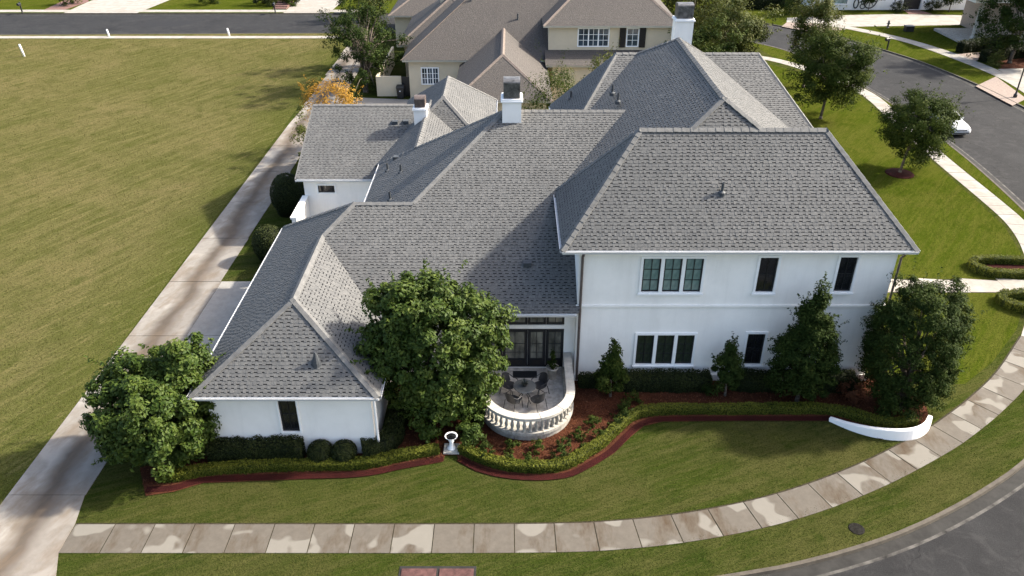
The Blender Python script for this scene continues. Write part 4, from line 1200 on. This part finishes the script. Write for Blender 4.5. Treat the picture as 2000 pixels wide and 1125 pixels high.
# birdbath on a stone pad
bb = empty('birdbath', (-2.33,23.40,.0)); tag(bb, 'white pedestal birdbath on a square stone pad between the low hedges', 'birdbath')
MB().box(-.30,.30,-.28,.28,0,.10).build('pad', M_stone2, bb)
MB().lathe([(.17,.10),(.17,.15),(.11,.19),(.085,.30),(.075,.42),(.11,.50),(.07,.54),(.06,.58)], n=16).build('pedestal', M_trim, bb, True)
MB().lathe([(.07,.57),(.17,.62),(.235,.70),(.25,.72),(.23,.72),(.16,.66),(.02,.64)], n=24).build('bowl', M_trim, bb, True)
MB().lathe([(.02,.69),(.205,.692)], n=24).build('water', M_glass_dark, bb)

# low curved white wall at the end of the bed
cw = smooth_curve([(12.95,25.28),(13.6,24.72),(14.3,24.34),(15.1,24.15),(15.8,24.22),(16.35,24.55),(16.75,25.05)], .16)
a = offset(cw, .0); b = offset(cw, -.17); n = len(cw)
hz = [.07+.36*math.sin(math.pi*min(1, .06+.66*i/(n-1)))**1.1+(.06*(i/(n-1))) for i in range(n)]
v = []; f = []
for i in range(n):
    v += [(a[i][0],a[i][1],0),(a[i][0],a[i][1],hz[i]),(b[i][0],b[i][1],hz[i]),(b[i][0]*1,b[i][1]-.06,0)]
for i in range(n-1):
    for k in range(4): f.append((4*i+k, 4*i+4+k, 4*i+4+(k+1) % 4, 4*i+(k+1) % 4))
f += [(0,1,2,3), (4*n-1,4*n-2,4*n-3,4*n-4)]
o = mesh('garden_wall', v, f, M_stucco); bevel(o, .02); tag(o, 'low white curved wall ending the bed near the sidewalk', 'wall')

# meter cover in the verge, storm inlet at the bottom edge
mc = empty('meter_cover', (11.85,19.42,0)); tag(mc, 'round dark meter cover set in the grass verge', 'cover')
M_iron = plain('cover_iron', (.016, .015, .013), .95, .05, var=.5, scale=14)
MB().lathe([(.24,-.02),(.27,.012),(.25,.022),(.22,.022)], n=20).build('rim', M_iron, mc)
MB().lathe([(.01,.012),(.215,.015)], n=20).build('lid', M_iron, mc)
M_inlet = plain('rusty_inlet_paint', (.085, .042, .038), .8, .2, var=.35, scale=5)
si = empty('storm_inlet', (-2.4,17.2,0)); tag(si, 'red-brown two-panel storm inlet cover at the bottom edge of the verge', 'drain')
MB().box(-1.26,1.24,-.75,.62,-.1,.02).build('rim', M_gutter_pan, si)
for x0, x1 in ((-1.18,-.05), (.05,1.16)): MB().box(x0,x1,-.68,.50,.0,.05).build('panel', M_inlet, si)

# ------------------------------------------------------------------ neighbour's beige house
def nroof_mat(name, dark, light):
    m, nt, b = newmat(name, .85, .25)
    co = objco(nt)
    br = N(nt, 'TexBrick'); br.inputs['Scale'].default_value = 1.0
    n1 = noise(nt, 9, 5, .85, co); n2 = noise(nt, .4, 4, .6, co); n3 = noise(nt, 28, 3, .8, co)
    c = ramp(nt, n1, [(.34, dark), (.62, light)])
    c = mix(nt, ramp(nt, n3, [(.45, .7), (.6, 0)]), c, [d*.45 for d in dark])
    c = mix(nt, ramp(nt, n2, [(.35, .35), (.6, 0)]), c, dark)
    sep = N(nt, 'SeparateXYZ'); nt.links.new(co, sep.inputs[0])
    row = math_(nt, 'FRACT', math_(nt, 'MULTIPLY', sep.outputs[2], 10.0))
    c = mix(nt, ramp(nt, row, [(.0, .5), (.18, 0)]), c, [d*.5 for d in dark])
    nt.links.new(c, b.inputs['Base Color'])
    bump(nt, b, n1, .8, .05)
    return m
M_nroof = nroof_mat('brown_shingle', (.072, .064, .058), (.150, .133, .119))
nb_ = empty('neighbour_house', (0, 68.7, 0)); tag(nb_, 'beige stucco house with brown shingle hip roofs behind the white house', 'house')
def npart(mb, name, mat, parent=None):
    o = mb.build(name, mat)
    if parent is None:
        o.parent = nb_; o.matrix_parent_inverse = Matrix.Translation((0, -68.7, 0))
    else: o.parent = parent
    return o
def hip(x0, x1, y0, y1, z, sl_x, sl_y, axis):
    """hip roof over a rectangle; ridge along axis"""
    if axis == 'y':
        h_ = (x1-x0)/2*sl_x; k = h_/sl_y; a = ((x0+x1)/2, y0+k, z+h_); b = ((x0+x1)/2, y1-k, z+h_)
        f = [[(x0,y0,z),(x1,y0,z),a],[(x1,y0,z),(x1,y1,z),b,a],[(x1,y1,z),(x0,y1,z),b],[(x0,y1,z),(x0,y0,z),a,b]]
    else:
        h_ = (y1-y0)/2*sl_y; k = h_/sl_x; a = (x0+k, (y0+y1)/2, z+h_); b = (x1-k, (y0+y1)/2, z+h_)
        f = [[(x0,y0,z),(x1,y0,z),b,a],[(x1,y0,z),(x1,y1,z),b],[(x1,y1,z),(x0,y1,z),a,b],[(x0,y1,z),(x0,y0,z),a]]
    return f, a, b
def nhip(*args, mat=None, fascia=.16):
    f, a, b = hip(*args); m = MB()
    for q in f: m.poly(q)
    r_ = npart(m, 'roof', mat or M_nroof)
    x0, x1, y0, y1, z = args[:5]
    npart(MB().box(x0+.02, x1-.02, y0+.02, y1-.02, z-fascia, z-.012), 'fascia', M_cream, r_)
    for p, q in ((a, b), (a, (x0,y0,z)), ((b if args[7] == 'x' else a), (x1,y0,z))):
        p = Vector(p); q = Vector(q); d = (q-p).normalized(); up = (Vector((0,0,1))-d*d.z).normalized(); sd = d.cross(up)
        npart(MB().add([p-sd*.16-up*.05, p+up*.05, p+sd*.16-up*.05, q-sd*.16-up*.05, q+up*.05, q+sd*.16-up*.05], [(0,3,4,1),(1,4,5,2)]), 'ridge_cap', M_ncap, r_)
    return r_
M_cream = plain('cream_trim', (.46, .42, .34), .7, .3, var=.05)
M_ncap = plain('brown_ridge_cap', (.17, .138, .116), .85, .2, var=.25, scale=6)
def nwin(x0, x1, z0, z1, y, ncol, nx, nz, glass=None, parent=None):
    t = MB(); s = .09
    t.box(x0, x0+s, y-.05, y+.02, z0, z1); t.box(x1-s, x1, y-.05, y+.02, z0, z1); t.box(x0+s, x1-s, y-.05, y+.02, z1-s, z1); t.box(x0+s, x1-s, y-.05, y+.02, z0, z0+s)
    wd = (x1-x0-2*s)/ncol
    for i in range(ncol):
        a = x0+s+i*wd
        if i: t.box(a-.05, a+.05, y-.045, y+.02, z0+s, z1-s)
        for k in range(1, nx): q = a+wd*k/nx; t.box(q-.018, q+.018, y-.03, y+.015, z0+s, z1-s)
    for k in range(1, nz): q = z0+s+(z1-z0-2*s)*k/nz; t.box(x0+s, x1-s, y-.028, y+.013, q-.018, q+.018)
    wn = npart(t, 'window', M_trim, parent)
    for i in range(ncol):
        a = x0+s+i*wd+.03
        npart(MB().box(a, a+wd-.06, y-.016, y-.004, z0+s, z1-s), 'pane', glass or M_glass_blue, wn)
    return wn
npart(MB().box(-8.9, 6, 68.7, 81.4, 0, 3.3), 'wall', M_beige)
f1 = [(-9.4,68.2,3.45),(9,68.2,3.45),(9,75.1,8.83),(-2.15,75.1,8.83)]
m = MB(); m.poly(f1); m.poly([(-9.4,82,3.45),(-9.4,68.2,3.45),(-2.15,75.1,8.83)]); m.poly([(9,75.1,8.83),(9,82,3.45),(-9.4,82,3.45),(-2.15,75.1,8.83)])
r1 = npart(m, 'roof', M_nroof)
npart(MB().box(-9.36, 2.9, 68.24, 81.9, 3.27, 3.44), 'fascia', M_cream, r1)
npart(MB().add([(-9.5,68.1,3.44),(-2.2,75.0,8.86),(-2.05,75.2,8.86),(-9.3,68.3,3.46)], [(0,1,2,3),(3,2,1,0)]), 'ridge_cap', M_ncap, r1)
nwin(-7.86, -6.30, 1.22, 2.72, 68.68, 3, 2, 3)
npart(MB().box(-4.1, 2.6, 59, 68.6, 0, 2.8), 'wall', M_beige)
nhip(-4.5, 3.05, 58.5, 80, 2.9, .69, .74, 'y')
npart(MB().box(3.1, 13.7, 69.0, 79, 0, 6.05), 'wall', M_beige)
nhip(2.6, 14.2, 68.5, 79.5, 6.22, .75, .7, 'x')
npart(MB().box(3.4, 13.2, 67.2, 68.98, 0, 3.25), 'wall', M_beige)
m = MB(); m.poly([(2.8,66.8,3.36),(13.6,66.8,3.36),(13.6,68.99,4.12),(2.8,68.99,4.12)]); m.poly([(2.8,68.99,4.12),(2.8,68.99,3.3),(2.8,66.8,3.36)])
lr = npart(m, 'lower_roof', M_nroof); npart(MB().box(2.85, 13.5, 66.84, 68.9, 3.2, 3.345), 'fascia', M_cream, lr)
nwin(5.55, 8.25, 4.38, 5.96, 68.98, 3, 2, 3)
w2 = nwin(9.68, 10.76, 4.38, 5.96, 68.98, 1, 2, 3)
for x0 in (9.10, 10.80):
    m = MB().box(x0, x0+.52, 68.90, 68.975, 4.34, 6.0)
    for k in range(12): m.box(x0+.06, x0+.46, 68.885, 68.899, 4.44+k*.125, 4.50+k*.125)
    npart(m, 'shutter', M_shutter, w2)
npart(MB().box(-9.9, -2, 74.4, 85, 0, 3.2), 'wall', M_beige)
nhip(-10.4, -1.0, 73.8, 86, 3.4, .72, .74, 'y')
npart(MB().box(-12.4, -2, 87, 99, 0, 3.2), 'wall', M_beige)
nhip(-13.0, -1.0, 86.3, 100, 3.4, .62, .66, 'y')
nhip(-2.0, 14.0, 80, 94, 4.2, .7, .7, 'x')
ch = npart(MB().box(-6.85, -5.95, 79.5, 80.5, 3, 7.6), 'chimney', M_beige); npart(MB().box(-6.95, -5.85, 79.4, 80.6, 7.6, 7.75), 'chimney_collar', M_cream, ch)
for (x, y_, k_) in [(.5,71.6,.5),(4.6,71.3,.5),(5.6,72.6,.4),(1.6,73.6,.4),(-3.6,73.2,.4)]:
    z_ = 3.45+.78*(y_-68.2); npart(MB().tube((x,y_,z_-.1),(x,y_,z_+k_),.07), 'roof_vent', M_lead, r1)
# garden wall, gate and bin of the neighbour
gwn = MB().box(-11.9, -9.7, 69.3, 69.5, 0, 1.75).box(-11.9, -11.7, 69.5, 80, 0, 1.75)
o = gwn.build('courtyard_wall', M_beige); tag(o, 'beige garden wall between the dark tree and the neighbour house', 'wall')
o = MB().box(-9.68, -8.95, 69.36, 69.42, 0, 1.7).build('gate', M_black); tag(o, 'black gate between the beige garden wall and house', 'gate')
bn = empty('wheelie_bin', (-9.75,68.75,0)); tag(bn, 'black wheeled rubbish bin in front of the beige garden wall', 'bin')
MB().add([(-.26,-.26,.05),(.26,-.26,.05),(.26,.26,.05),(-.26,.26,.05),(-.32,-.36,1.0),(.32,-.36,1.0),(.32,.34,1.0),(-.32,.34,1.0)], [(0,3,2,1),(4,5,6,7),(0,1,5,4),(1,2,6,5),(2,3,7,6),(3,0,4,7)]).build('body', M_black, bn)
MB().add([(-.35,-.39,1.0),(.35,-.39,1.0),(.35,.37,1.0),(-.35,.37,1.0),(-.33,-.36,1.06),(.33,-.36,1.06),(.33,.35,1.11),(-.33,.35,1.11)], [(0,3,2,1),(4,5,6,7),(0,1,5,4),(1,2,6,5),(2,3,7,6),(3,0,4,7)]).build('lid', M_darkmetal, bn)
for sx in (-.3, .3): MB().tube((sx-.03,.28,.11),(sx+.03,.28,.11),.11,n=12).build('wheel', M_black, bn)
MB().lathe([(.01,0),(.06,.001)], n=10).build('badge', M_trim, bn).matrix_basis = Matrix.Translation((0,-.335,.72)) @ Matrix.Rotation(R(84), 4, 'X')

# ------------------------------------------------------------------ things across the road, top right
fh = empty('far_house', (50,106.6,0)); tag(fh, 'long white house wall with dark number and wheel at the top right edge', 'house')
def fpart(mb, name, mat, parent=None):
    o = mb.build(name, mat)
    if parent is None: o.parent = fh; o.matrix_parent_inverse = Matrix.Translation((-50,-106.6,0))
    else: o.parent = parent
    return o
fpart(wall_front(38.5, 66, 0, 5, 106.6, [(41.2,43.0,.75,2.6),(50.2,52.6,.0,3.0)], .5), 'wall', M_stucco)
fpart(MB().box(38.5,66,107.2,116,0,5), 'core', M_stucco)
fw = fpart(MB().box(41.2,42.9,106.75,106.8,.76,2.6), 'window', M_glass_teal); fpart(MB().box(41.1,43.1,106.5,106.59,.62,.75), 'sill', M_trim, fw)
fpart(MB().box(50.3,52.5,106.9,107.0,0,3), 'door', M_darkmetal)
def ring(cx, cz, rx, rz, th, y, n=24):
    m = MB(); v = []; f = []
    for k in range(n):
        t = 2*math.pi*k/n
        for r_ in (1, 0):
            for yy in (y-.04, y):
                v.append((cx+(rx-th*(1-r_))*math.sin(t), yy, cz+(rz-th*(1-r_))*math.cos(t)))
    for k in range(n):
        a = 4*k; b = 4*((k+1) % n)
        f += [(a, b, b+2, a+2), (a+1, a, a+2, a+3), (a, a+1, b+1, b), (a+2, b+2, b+3, a+3)]
    return m.add(v, f)
fpart(ring(44.15, .78, .36, .62, .15, 106.59), 'number_zero', M_black)
fpart(ring(45.05, 1.0, .30, .36, .10, 106.59).add(*(lambda q: (q.v, q.f))(ring(45.05, .45, .36, .34, .10, 106.59))), 'number_eight', M_black)
wl = ring(45.9, 1.35, .95, 1.2, .13, 106.585)
for k in range(5):
    t = k*math.pi/5; wl.tube((45.9-.85*math.sin(t),106.56,1.35-1.1*math.cos(t)),(45.9+.85*math.sin(t),106.56,1.35+1.1*math.cos(t)),.035,n=5)
fpart(wl, 'wheel_ornament', M_black)
tree('wall_tree', 'small slim tree in front of the wheel on the far white wall', (45.35,105.3), .05, (45.3,105.3,2.2), (.9,.8,1.4), 1500, .2, L_oak, 'round', 24, .4, 101, limbs=6)
tree('wall_tree', 'small round tree before the far white wall right of the entrance', (55.6,105.2), .06, (55.6,105.2,2.2), (1.3,1.2,1.3), 2200, .2, L_dark, 'round', 30, .45, 102, limbs=6, boost=.1)
sheet('far_house_lawn', [(39.5,103.4),(49.0,104.2),(50.0,106.55),(39.5,106.55)], .01, M_grass_side)
sheet('far_house_lawn_right', [(53.2,104.0),(58.2,103.4),(65,106.5),(52.8,106.55)], .01, M_grass_side)
sheet('far_entry_path', [(50.0,104.0),(53.0,104.0),(52.4,106.55),(50.4,106.55)], .014, M_redpaver)
for x, lb in ((49.2,'dark clipped bush left of the far red brick entrance'), (53.4,'dark clipped bush right of the far red brick entrance')):
    shrub('entrance_bush', lb, (x,105.2,0), .95, 1600, .16, L_hedge_d, int(x*10), nclump=30, hollow=.6, boost=.1)
shrub('round_shrub', 'big bright green rounded bush left of the far white wall', (37.6,103.6,0), 2.2, 5000, .2, L_bright, 111, nclump=60, hollow=.7, scale_z=1.0, boost=.0)
shrub('round_shrub', 'dark upright bush beside the big bright bush', (35.4,104.0,0), 1.5, 2500, .2, L_dark, 112, nclump=30, hollow=.5, scale_z=1.6)
hedge('box_hedge', 'dark hedge at the top edge beyond the bend', [(29.5,107.5),(35,107.2)], 1.2, 1.6, L_hedge_d, 120, .16, 113)
# portico of the house at the far right
pf = empty('portico_house', (51,89.8,0)); tag(pf, 'grey-roofed portico with white column at the far right edge', 'house')
def ppart(mb, name, mat, smooth=False):
    o = mb.build(name, mat, None, smooth); o.parent = pf; o.matrix_parent_inverse = Matrix.Translation((-51,-89.8,0)); return o
ppart(MB().lathe([(.42,.25),(.42,.45),(.32,.5),(.31,.8),(.27,3.9),(.34,4.0),(.38,4.15),(.38,4.25)], (50.9,89.7,0), 18), 'column', M_stone2, True)
ppart(MB().box(49.0,60,88.6,95,.0,.25), 'step', M_stone)
ppart(MB().box(49.4,62,88.6,97,4.25,4.75), 'beam', M_trim)
m = MB()
for q in hip(48.6, 64, 87.8, 98, 4.75, .45, .45, 'x')[0]: m.poly(q)
ppart(m, 'roof', plain('grey_shingle', (.17,.17,.175), .85, .2, var=.2, scale=9, bmp=.4))
ppart(MB().box(53.5,66,84.5,98,0,4.25), 'wall', plain('brick_wall', (.33,.27,.22), .9, .2, var=.25, scale=10, bmp=.4))
shrub('leafy_shrub', 'bright low bush at the foot of the big dark tree', (47.9,79.4,0), .9, 1400, .16, L_bright, 121, nclump=20, boost=.1)
sheet('tree_bed', [(47.9,78.3),(52,78.6),(55,80.5),(55,83.0),(49,82.0)], .012, M_mulch)

# street furniture
def lamp(loc, label):
    l = empty('lamp_post', loc); tag(l, label, 'lamp post', 'black street lamp posts')
    MB().lathe([(.16,0),(.16,.25),(.09,.35),(.065,.6),(.055,3.4),(.09,3.45),(.06,3.55)], n=10).build('post', M_black, l)
    MB().lathe([(.08,3.55),(.17,3.65),(.22,4.1),(.20,4.12)], n=8).build('lantern', M_glass_green, l)
    MB().lathe([(.25,4.12),(.12,4.3),(.03,4.45)], n=8).build('lantern_cap', M_black, l)
lamp((44.3,69.0,0), 'black lamp post on the verge at the right edge')
lamp((-19.3,106.9,0), 'black lamp post on the opposite lawn at the top')
def mailbox(loc, rz, label):
    l = empty('mailbox', loc, rz); tag(l, label, 'mailbox', 'mailboxes on posts')
    MB().box(-.06,.06,-.06,.06,0,1.35).build('post', M_black, l)
    m = MB(); n = 8; pr = [(-.13,1.0)]+[(-.13*math.cos(math.pi*k/n), 1.15+.12*math.sin(math.pi*k/n)) for k in range(n+1)]+[(.13,1.0)]
    v = [(a,-.55,b) for a, b in pr]+[(a,.05,b) for a, b in pr]; q = len(pr)
    m.add(v, [(i,(i+1) % q,q+(i+1) % q,q+i) for i in range(q)]+[tuple(range(q-1,-1,-1)), tuple(range(q,2*q))]).build('box', M_black, l)
    MB().box(-.04,.04,-.45,.06,.92,1.0).build('arm', M_black, l)
mailbox((39.9,85.9,0), R(-60), 'black mailbox on a post beside the bend of the far road')
mailbox((-62.0,104.6,0), 0, 'black mailbox on a post at the far left verge')
mailbox((-30.0,104.7,0), 0, 'black mailbox on a post near the narrow opposite driveway')
for loc, tilt, h_, lb in (((-50.4,83.1,0),-.14,1.25,'stout white marker post leaning in the field'), ((-45.4,91.75,0),-.12,.85,'white marker post by the field sidewalk, the left one'), ((-32.0,92.2,0),-.12,.85,'white marker post by the field sidewalk, the right one')):
    o = MB().lathe([(.10,-.1),(.10,h_-.08),(.08,h_-.02),(.03,h_)], n=12).build('marker_post', M_trim, None, True)
    o.location = loc; o.rotation_euler = (0, tilt, 0); tag(o, lb, 'post', 'white marker posts')
dr = empty('kerb_inlet', (-20.8,104.3,0)); tag(dr, 'concrete kerb inlet box on the far side of the upper road', 'drain')
MB().box(-1.6,1.6,-.1,1.0,.06,.2).build('top', M_walk2, dr); MB().box(-1.6,1.6,-.02,1.0,-.1,.058).build('throat', M_black, dr)
ub = empty('utility_box', (45.9,94.6,0)); tag(ub, 'small dark box standing on the far lawn', 'box'); MB().box(-.45,.45,-.35,.35,0,.55).build('body', M_darkmetal, ub); MB().box(-.5,.5,-.4,.4,.55,.62).build('lid', M_black, ub)
hy = empty('fire_hydrant', (44.2,96.3,0)); tag(hy, 'small grey hydrant at the edge of the far driveway', 'hydrant')
MB().lathe([(.16,0),(.16,.06),(.11,.1),(.11,.62),(.14,.66),(.10,.80),(.03,.86)], n=10).build('barrel', M_capmetal, hy); MB().tube((-.2,0,.5),(.2,0,.5),.06).build('outlet', M_capmetal, hy)
# plants and steps across the upper road
for i, (x, y_, r_, mt_, lb) in enumerate([(-58.5,110,1.6,L_oak,'dark bush beside the brick path at the top left'), (-40,110.5,1.5,L_oak,'rounded bush on the opposite lawn'), (-33,110.5,1.6,L_hedge_d,'dark bush left of the opposite steps'), (-31.3,109.5,1.3,L_bright,'yellow-green bush just left of the brick steps'), (-28.9,109.5,1.0,L_oak,'small bush between the brick steps and narrow driveway')]):
    shrub('front_bush', lb, (x,y_,0), r_, 2200, .2, mt_, 130+i, nclump=30, hollow=.5)
tree('corner_tree', 'bright green bushy tree at the left of the neighbour roofs', (-16.8,101.3), .12, (-16.8,101.3,3.2), (2.4,2.2,3.0), 5000, .26, L_bright, 'round', 50, .7, 140, limbs=8, boost=.05)
stp = empty('brick_steps', (-30,107.5,0)); tag(stp, 'red brick steps rising from the opposite sidewalk', 'steps')
for k in range(5): MB().box(-.85,.85,-.6+k*.75,.15+k*.75,0,.12+.13*k).build('step', M_redpaver, stp)

# ------------------------------------------------------------------ parked car
car = empty('parked_car', (34.45,61.2,-.11), R(4)); tag(car, 'white sedan parked by the kerb behind the round dark tree', 'car')
M_car = plain('white_car_paint', (.46,.47,.48), .3, .4, var=.02)
M_carglass = glass_mat('car_glass', (.05,.06,.065), (.12,.14,.15), .04)
# body: cross sections along y (front at -y)
secs = [(-2.28,.62,.30,.62),(-2.18,.80,.24,.72),(-1.6,.88,.22,.84),(-.75,.90,.20,.93),(0,.91,.20,.96),(1.0,.91,.20,.98),(1.75,.90,.22,1.0),(2.2,.82,.28,.95),(2.3,.66,.36,.80)]
v = []; f = []
for y_, hw, zb, zt in secs:
    pr = [(-hw*.86,zb),(-hw,zb+.12),(-hw,zt-.20),(-hw*.93,zt-.05),(-hw*.55,zt),(0,zt+.015),(hw*.55,zt),(hw*.93,zt-.05),(hw,zt-.20),(hw,zb+.12),(hw*.86,zb)]
    v += [(a,y_,b) for a, b in pr]
q = 11
for i in range(len(secs)-1):
    for k in range(q): f.append((i*q+k, i*q+(k+1) % q, (i+1)*q+(k+1) % q, (i+1)*q+k))
f += [tuple(range(q-1,-1,-1)), tuple(range((len(secs)-1)*q, len(secs)*q))]
bd = mesh('body', v, [t[::-1] for t in f], M_car, car, True)
# cabin
cs_ = [(-.85,.78,.93),(-.10,.66,1.38),(.35,.64,1.44),(1.0,.63,1.43),(1.75,.76,1.0)]
v = []; f = []
for y_, hw, zt in cs_:
    v += [(-.80,y_,.90),(-hw,y_,zt-.05 if zt > 1.1 else zt),(-hw*.8,y_,zt),(hw*.8,y_,zt),(hw,y_,zt-.05 if zt > 1.1 else zt),(.80,y_,.90)]
for i in range(len(cs_)-1):
    for k in range(5): f.append((i*6+k, (i+1)*6+k, (i+1)*6+k+1, i*6+k+1))
cb = mesh('cabin', v, f, M_car, car, False)
gl = lambda pts, nm: MB().add(pts, [tuple(range(len(pts))), tuple(range(len(pts)-1,-1,-1))]).build(nm, M_carglass, car)
gl([(-.60,-.80,.975),(.60,-.80,.975),(.49,-.16,1.375),(-.49,-.16,1.375)], 'windscreen')
gl([(-.48,1.08,1.41),(.48,1.08,1.41),(.58,1.70,1.05),(-.58,1.70,1.05)], 'rear_window')
for sx in (-1, 1):
    gl([(sx*.79,-.55,1.0),(sx*.70,-.08,1.31),(sx*.672,.35,1.36),(sx*.672,.45,1.36),(sx*.785,.45,.98)], 'side_window')
    gl([(sx*.785,.50,.98),(sx*.672,.50,1.36),(sx*.665,1.0,1.35),(sx*.765,1.5,1.03)], 'side_window')
    mi = MB().box(sx*.90-.09, sx*.90+.09, -.62, -.50, .92, 1.04).build('mirror', M_car, car); bevel(mi, .03)
    for yy in (-1.42, 1.38):
        wl_ = MB().tube((sx*.74,yy,.32),(sx*.92,yy,.32),.32,n=20).build('wheel', M_black, car); MB().tube((sx*.915,yy,.32),(sx*.93,yy,.32),.2,n=14).build('rim', M_capmetal, wl_)
    MB().add([(sx*.42,-2.262,.60),(sx*.78,-2.175,.62),(sx*.80,-2.165,.72),(sx*.42,-2.235,.70)], [(0,1,2,3),(3,2,1,0)]).build('headlight', M_glass_blue, car)
MB().box(-.40,.40,-2.295,-2.262,.52,.60).build('grille', M_black, car)
MB().box(-.62,.62,-2.29,-2.262,.32,.40).build('bumper_intake', M_black, car)

# ------------------------------------------------------------------ grass blades and mulch chips
def inpoly(P, poly):
    x, y_ = P[:, 0], P[:, 1]; res = np.zeros(len(P), bool); n = len(poly)
    for i in range(n):
        x0, y0 = poly[i]; x1, y1 = poly[(i+1) % n]
        if y0 == y1: continue
        c = ((y0 > y_) != (y1 > y_)) & (x < (x1-x0)*(y_-y0)/(y1-y0)+x0)
        res ^= c
    return res
sw_band = [tuple(p) for p in smooth_curve(SW_IN, .5)]+[tuple(p) for p in smooth_curve(SW_OUT, .5)[::-1]]
lawn_poly = [(DX0, ylo)]+[tuple(p) for p in lawn_pts]+[(DX0, yhi)]
drive_poly = [(-18.2,15),(-13.7,15.0),(-14.6,17.2),(-15.08,18.38),(-15.12,19.6),(-15.42,21.0),(-15.35,26.5),(-11.2,26.5),(-11.2,36.5),(-15.3,36.5),(-15.3,56),(-13.8,62),(-13.8,100),(-18.2,100)]
house_polys = [[(2.6,27.8),(15.4,27.8),(15.4,50),(-12.2,54),(-12.2,36),(-11.3,36),(-11.3,23.1),(-5.1,23.1),(-5.1,28.2),(2.6,28.2)], [(15.2,35.3),(27.9,35.2),(28.0,36.6),(15.2,36.9)], [(-3.75,16.4),(-1.1,16.4),(-1.1,17.9),(-3.75,17.9)]]
def blades(name, box, n, hgt, wid, mat, inside, outside, seed, tint0=.0):
    rs = np.random.RandomState(seed)
    x0, x1, y0, y1 = box
    # denser towards the camera
    yy = y0+(y1-y0)*rs.rand(n)**1.5
    P = np.c_[x0+(x1-x0)*rs.rand(n), yy]
    k = inpoly(P, inside)
    for q in outside: k &= ~inpoly(P, q)
    P = P[k]; n = len(P)
    an = rs.rand(n)*6.28; ln = rs.rand(n)*6.28; sc = .7+.6*rs.rand(n)*(1+(P[:, 1]-20)/60)
    H_ = hgt*sc; W_ = wid*sc
    V = np.zeros((n, 3, 3))
    V[:, 0, 0] = P[:, 0]-np.cos(an)*W_; V[:, 0, 1] = P[:, 1]-np.sin(an)*W_
    V[:, 1, 0] = P[:, 0]+np.cos(an)*W_; V[:, 1, 1] = P[:, 1]+np.sin(an)*W_
    V[:, 2, 0] = P[:, 0]+np.cos(ln)*H_*.8; V[:, 2, 1] = P[:, 1]+np.sin(ln)*H_*.8; V[:, 2, 2] = H_
    big_ = .5+.25*np.sin(P[:, 0]*.7+1.3*np.sin(P[:, 1]*.5))*np.sin(P[:, 1]*.9+P[:, 0]*.3)+.12*np.sin(P[:, 0]*3.1+P[:, 1]*2.3)
    T = np.repeat(np.clip(big_*.7+rs.rand(n)*.35+tint0, 0, 1), 3)
    me = bpy.data.meshes.new(name)
    me.vertices.add(3*n); me.loops.add(3*n); me.polygons.add(n)
    me.vertices.foreach_set('co', V.astype(np.float32).reshape(-1)); me.loops.foreach_set('vertex_index', np.arange(3*n, dtype=np.int32))
    me.polygons.foreach_set('loop_start', np.arange(n, dtype=np.int32)*3)
    at = me.attributes.new('tint', 'FLOAT', 'POINT'); at.data.foreach_set('value', T.astype(np.float32))
    me.materials.append(mat); me.update(calc_edges=True)
    o = link(bpy.data.objects.new(name, me)); return o
g1 = blades('lawn_grass', (-15.5,31,16,50), 300000, .035, .008, L_blade, lawn_poly, [sw_band, drive_poly, bed]+house_polys, 201)
tag(g1, 'short mown green grass of the corner plot', 'grass', kind='stuff')
g2 = blades('field_grass', (-78,-18.2,16,91), 160000, .04, .014, L_field, [(-80,15),(-18.25,15),(-18.25,91),(-80,91)], [], 202)
tag(g2, 'mown yellowish grass of the vacant field', 'grass', kind='stuff')
rs = np.random.RandomState(203); n = 60000
P = np.c_[-14+31.5*rs.rand(n), 20.9+7.4*rs.rand(n)]; k = inpoly(P, bed)
edgeL = [(-13.6,20.8),(-12.3,21.0),(-2.5,22.2),(-2.5,22.98),(-4.05,22.68),(-5.7,22.2),(-8.5,22.08),(-11.3,21.95),(-12.3,21.6),(-13.6,21.5)]
edgeR = [tuple(p) for p in offset(smooth_curve([(-2.02,22.88),(-1.3,22.36),(-.55,22.06),(.3,21.9),(1.14,21.87),(2.15,22.05),(3.0,22.62),(3.82,23.3),(4.58,24.25),(5.2,24.9),(6.1,25.2),(9,25.24),(13.0,25.24)], .3), .22)]+[(13,24.8),(6,24.6),(3,21.5),(-2.1,21.5)]
for q in house_polys[:1]+[[(p[0], p[1]) for p in upath(TR+.05)], edgeL, edgeR]: k &= ~inpoly(P, q)
P = P[k]; n = len(P)
o = leaf_mesh('mulch_chips', np.c_[P, .045+.01*rs.rand(n)], np.c_[rs.normal(size=(n, 2))*.35, np.ones(n)], .05+.06*rs.rand(n), rs.rand(n), leaf_mat('mulch_chip', (.055,.019,.010), (.165,.060,.028), (.36,.165,.088), .0, .95, .0), None, .28, rs)
tag(o, 'red-brown bark chips covering the planting beds', 'mulch', kind='stuff')
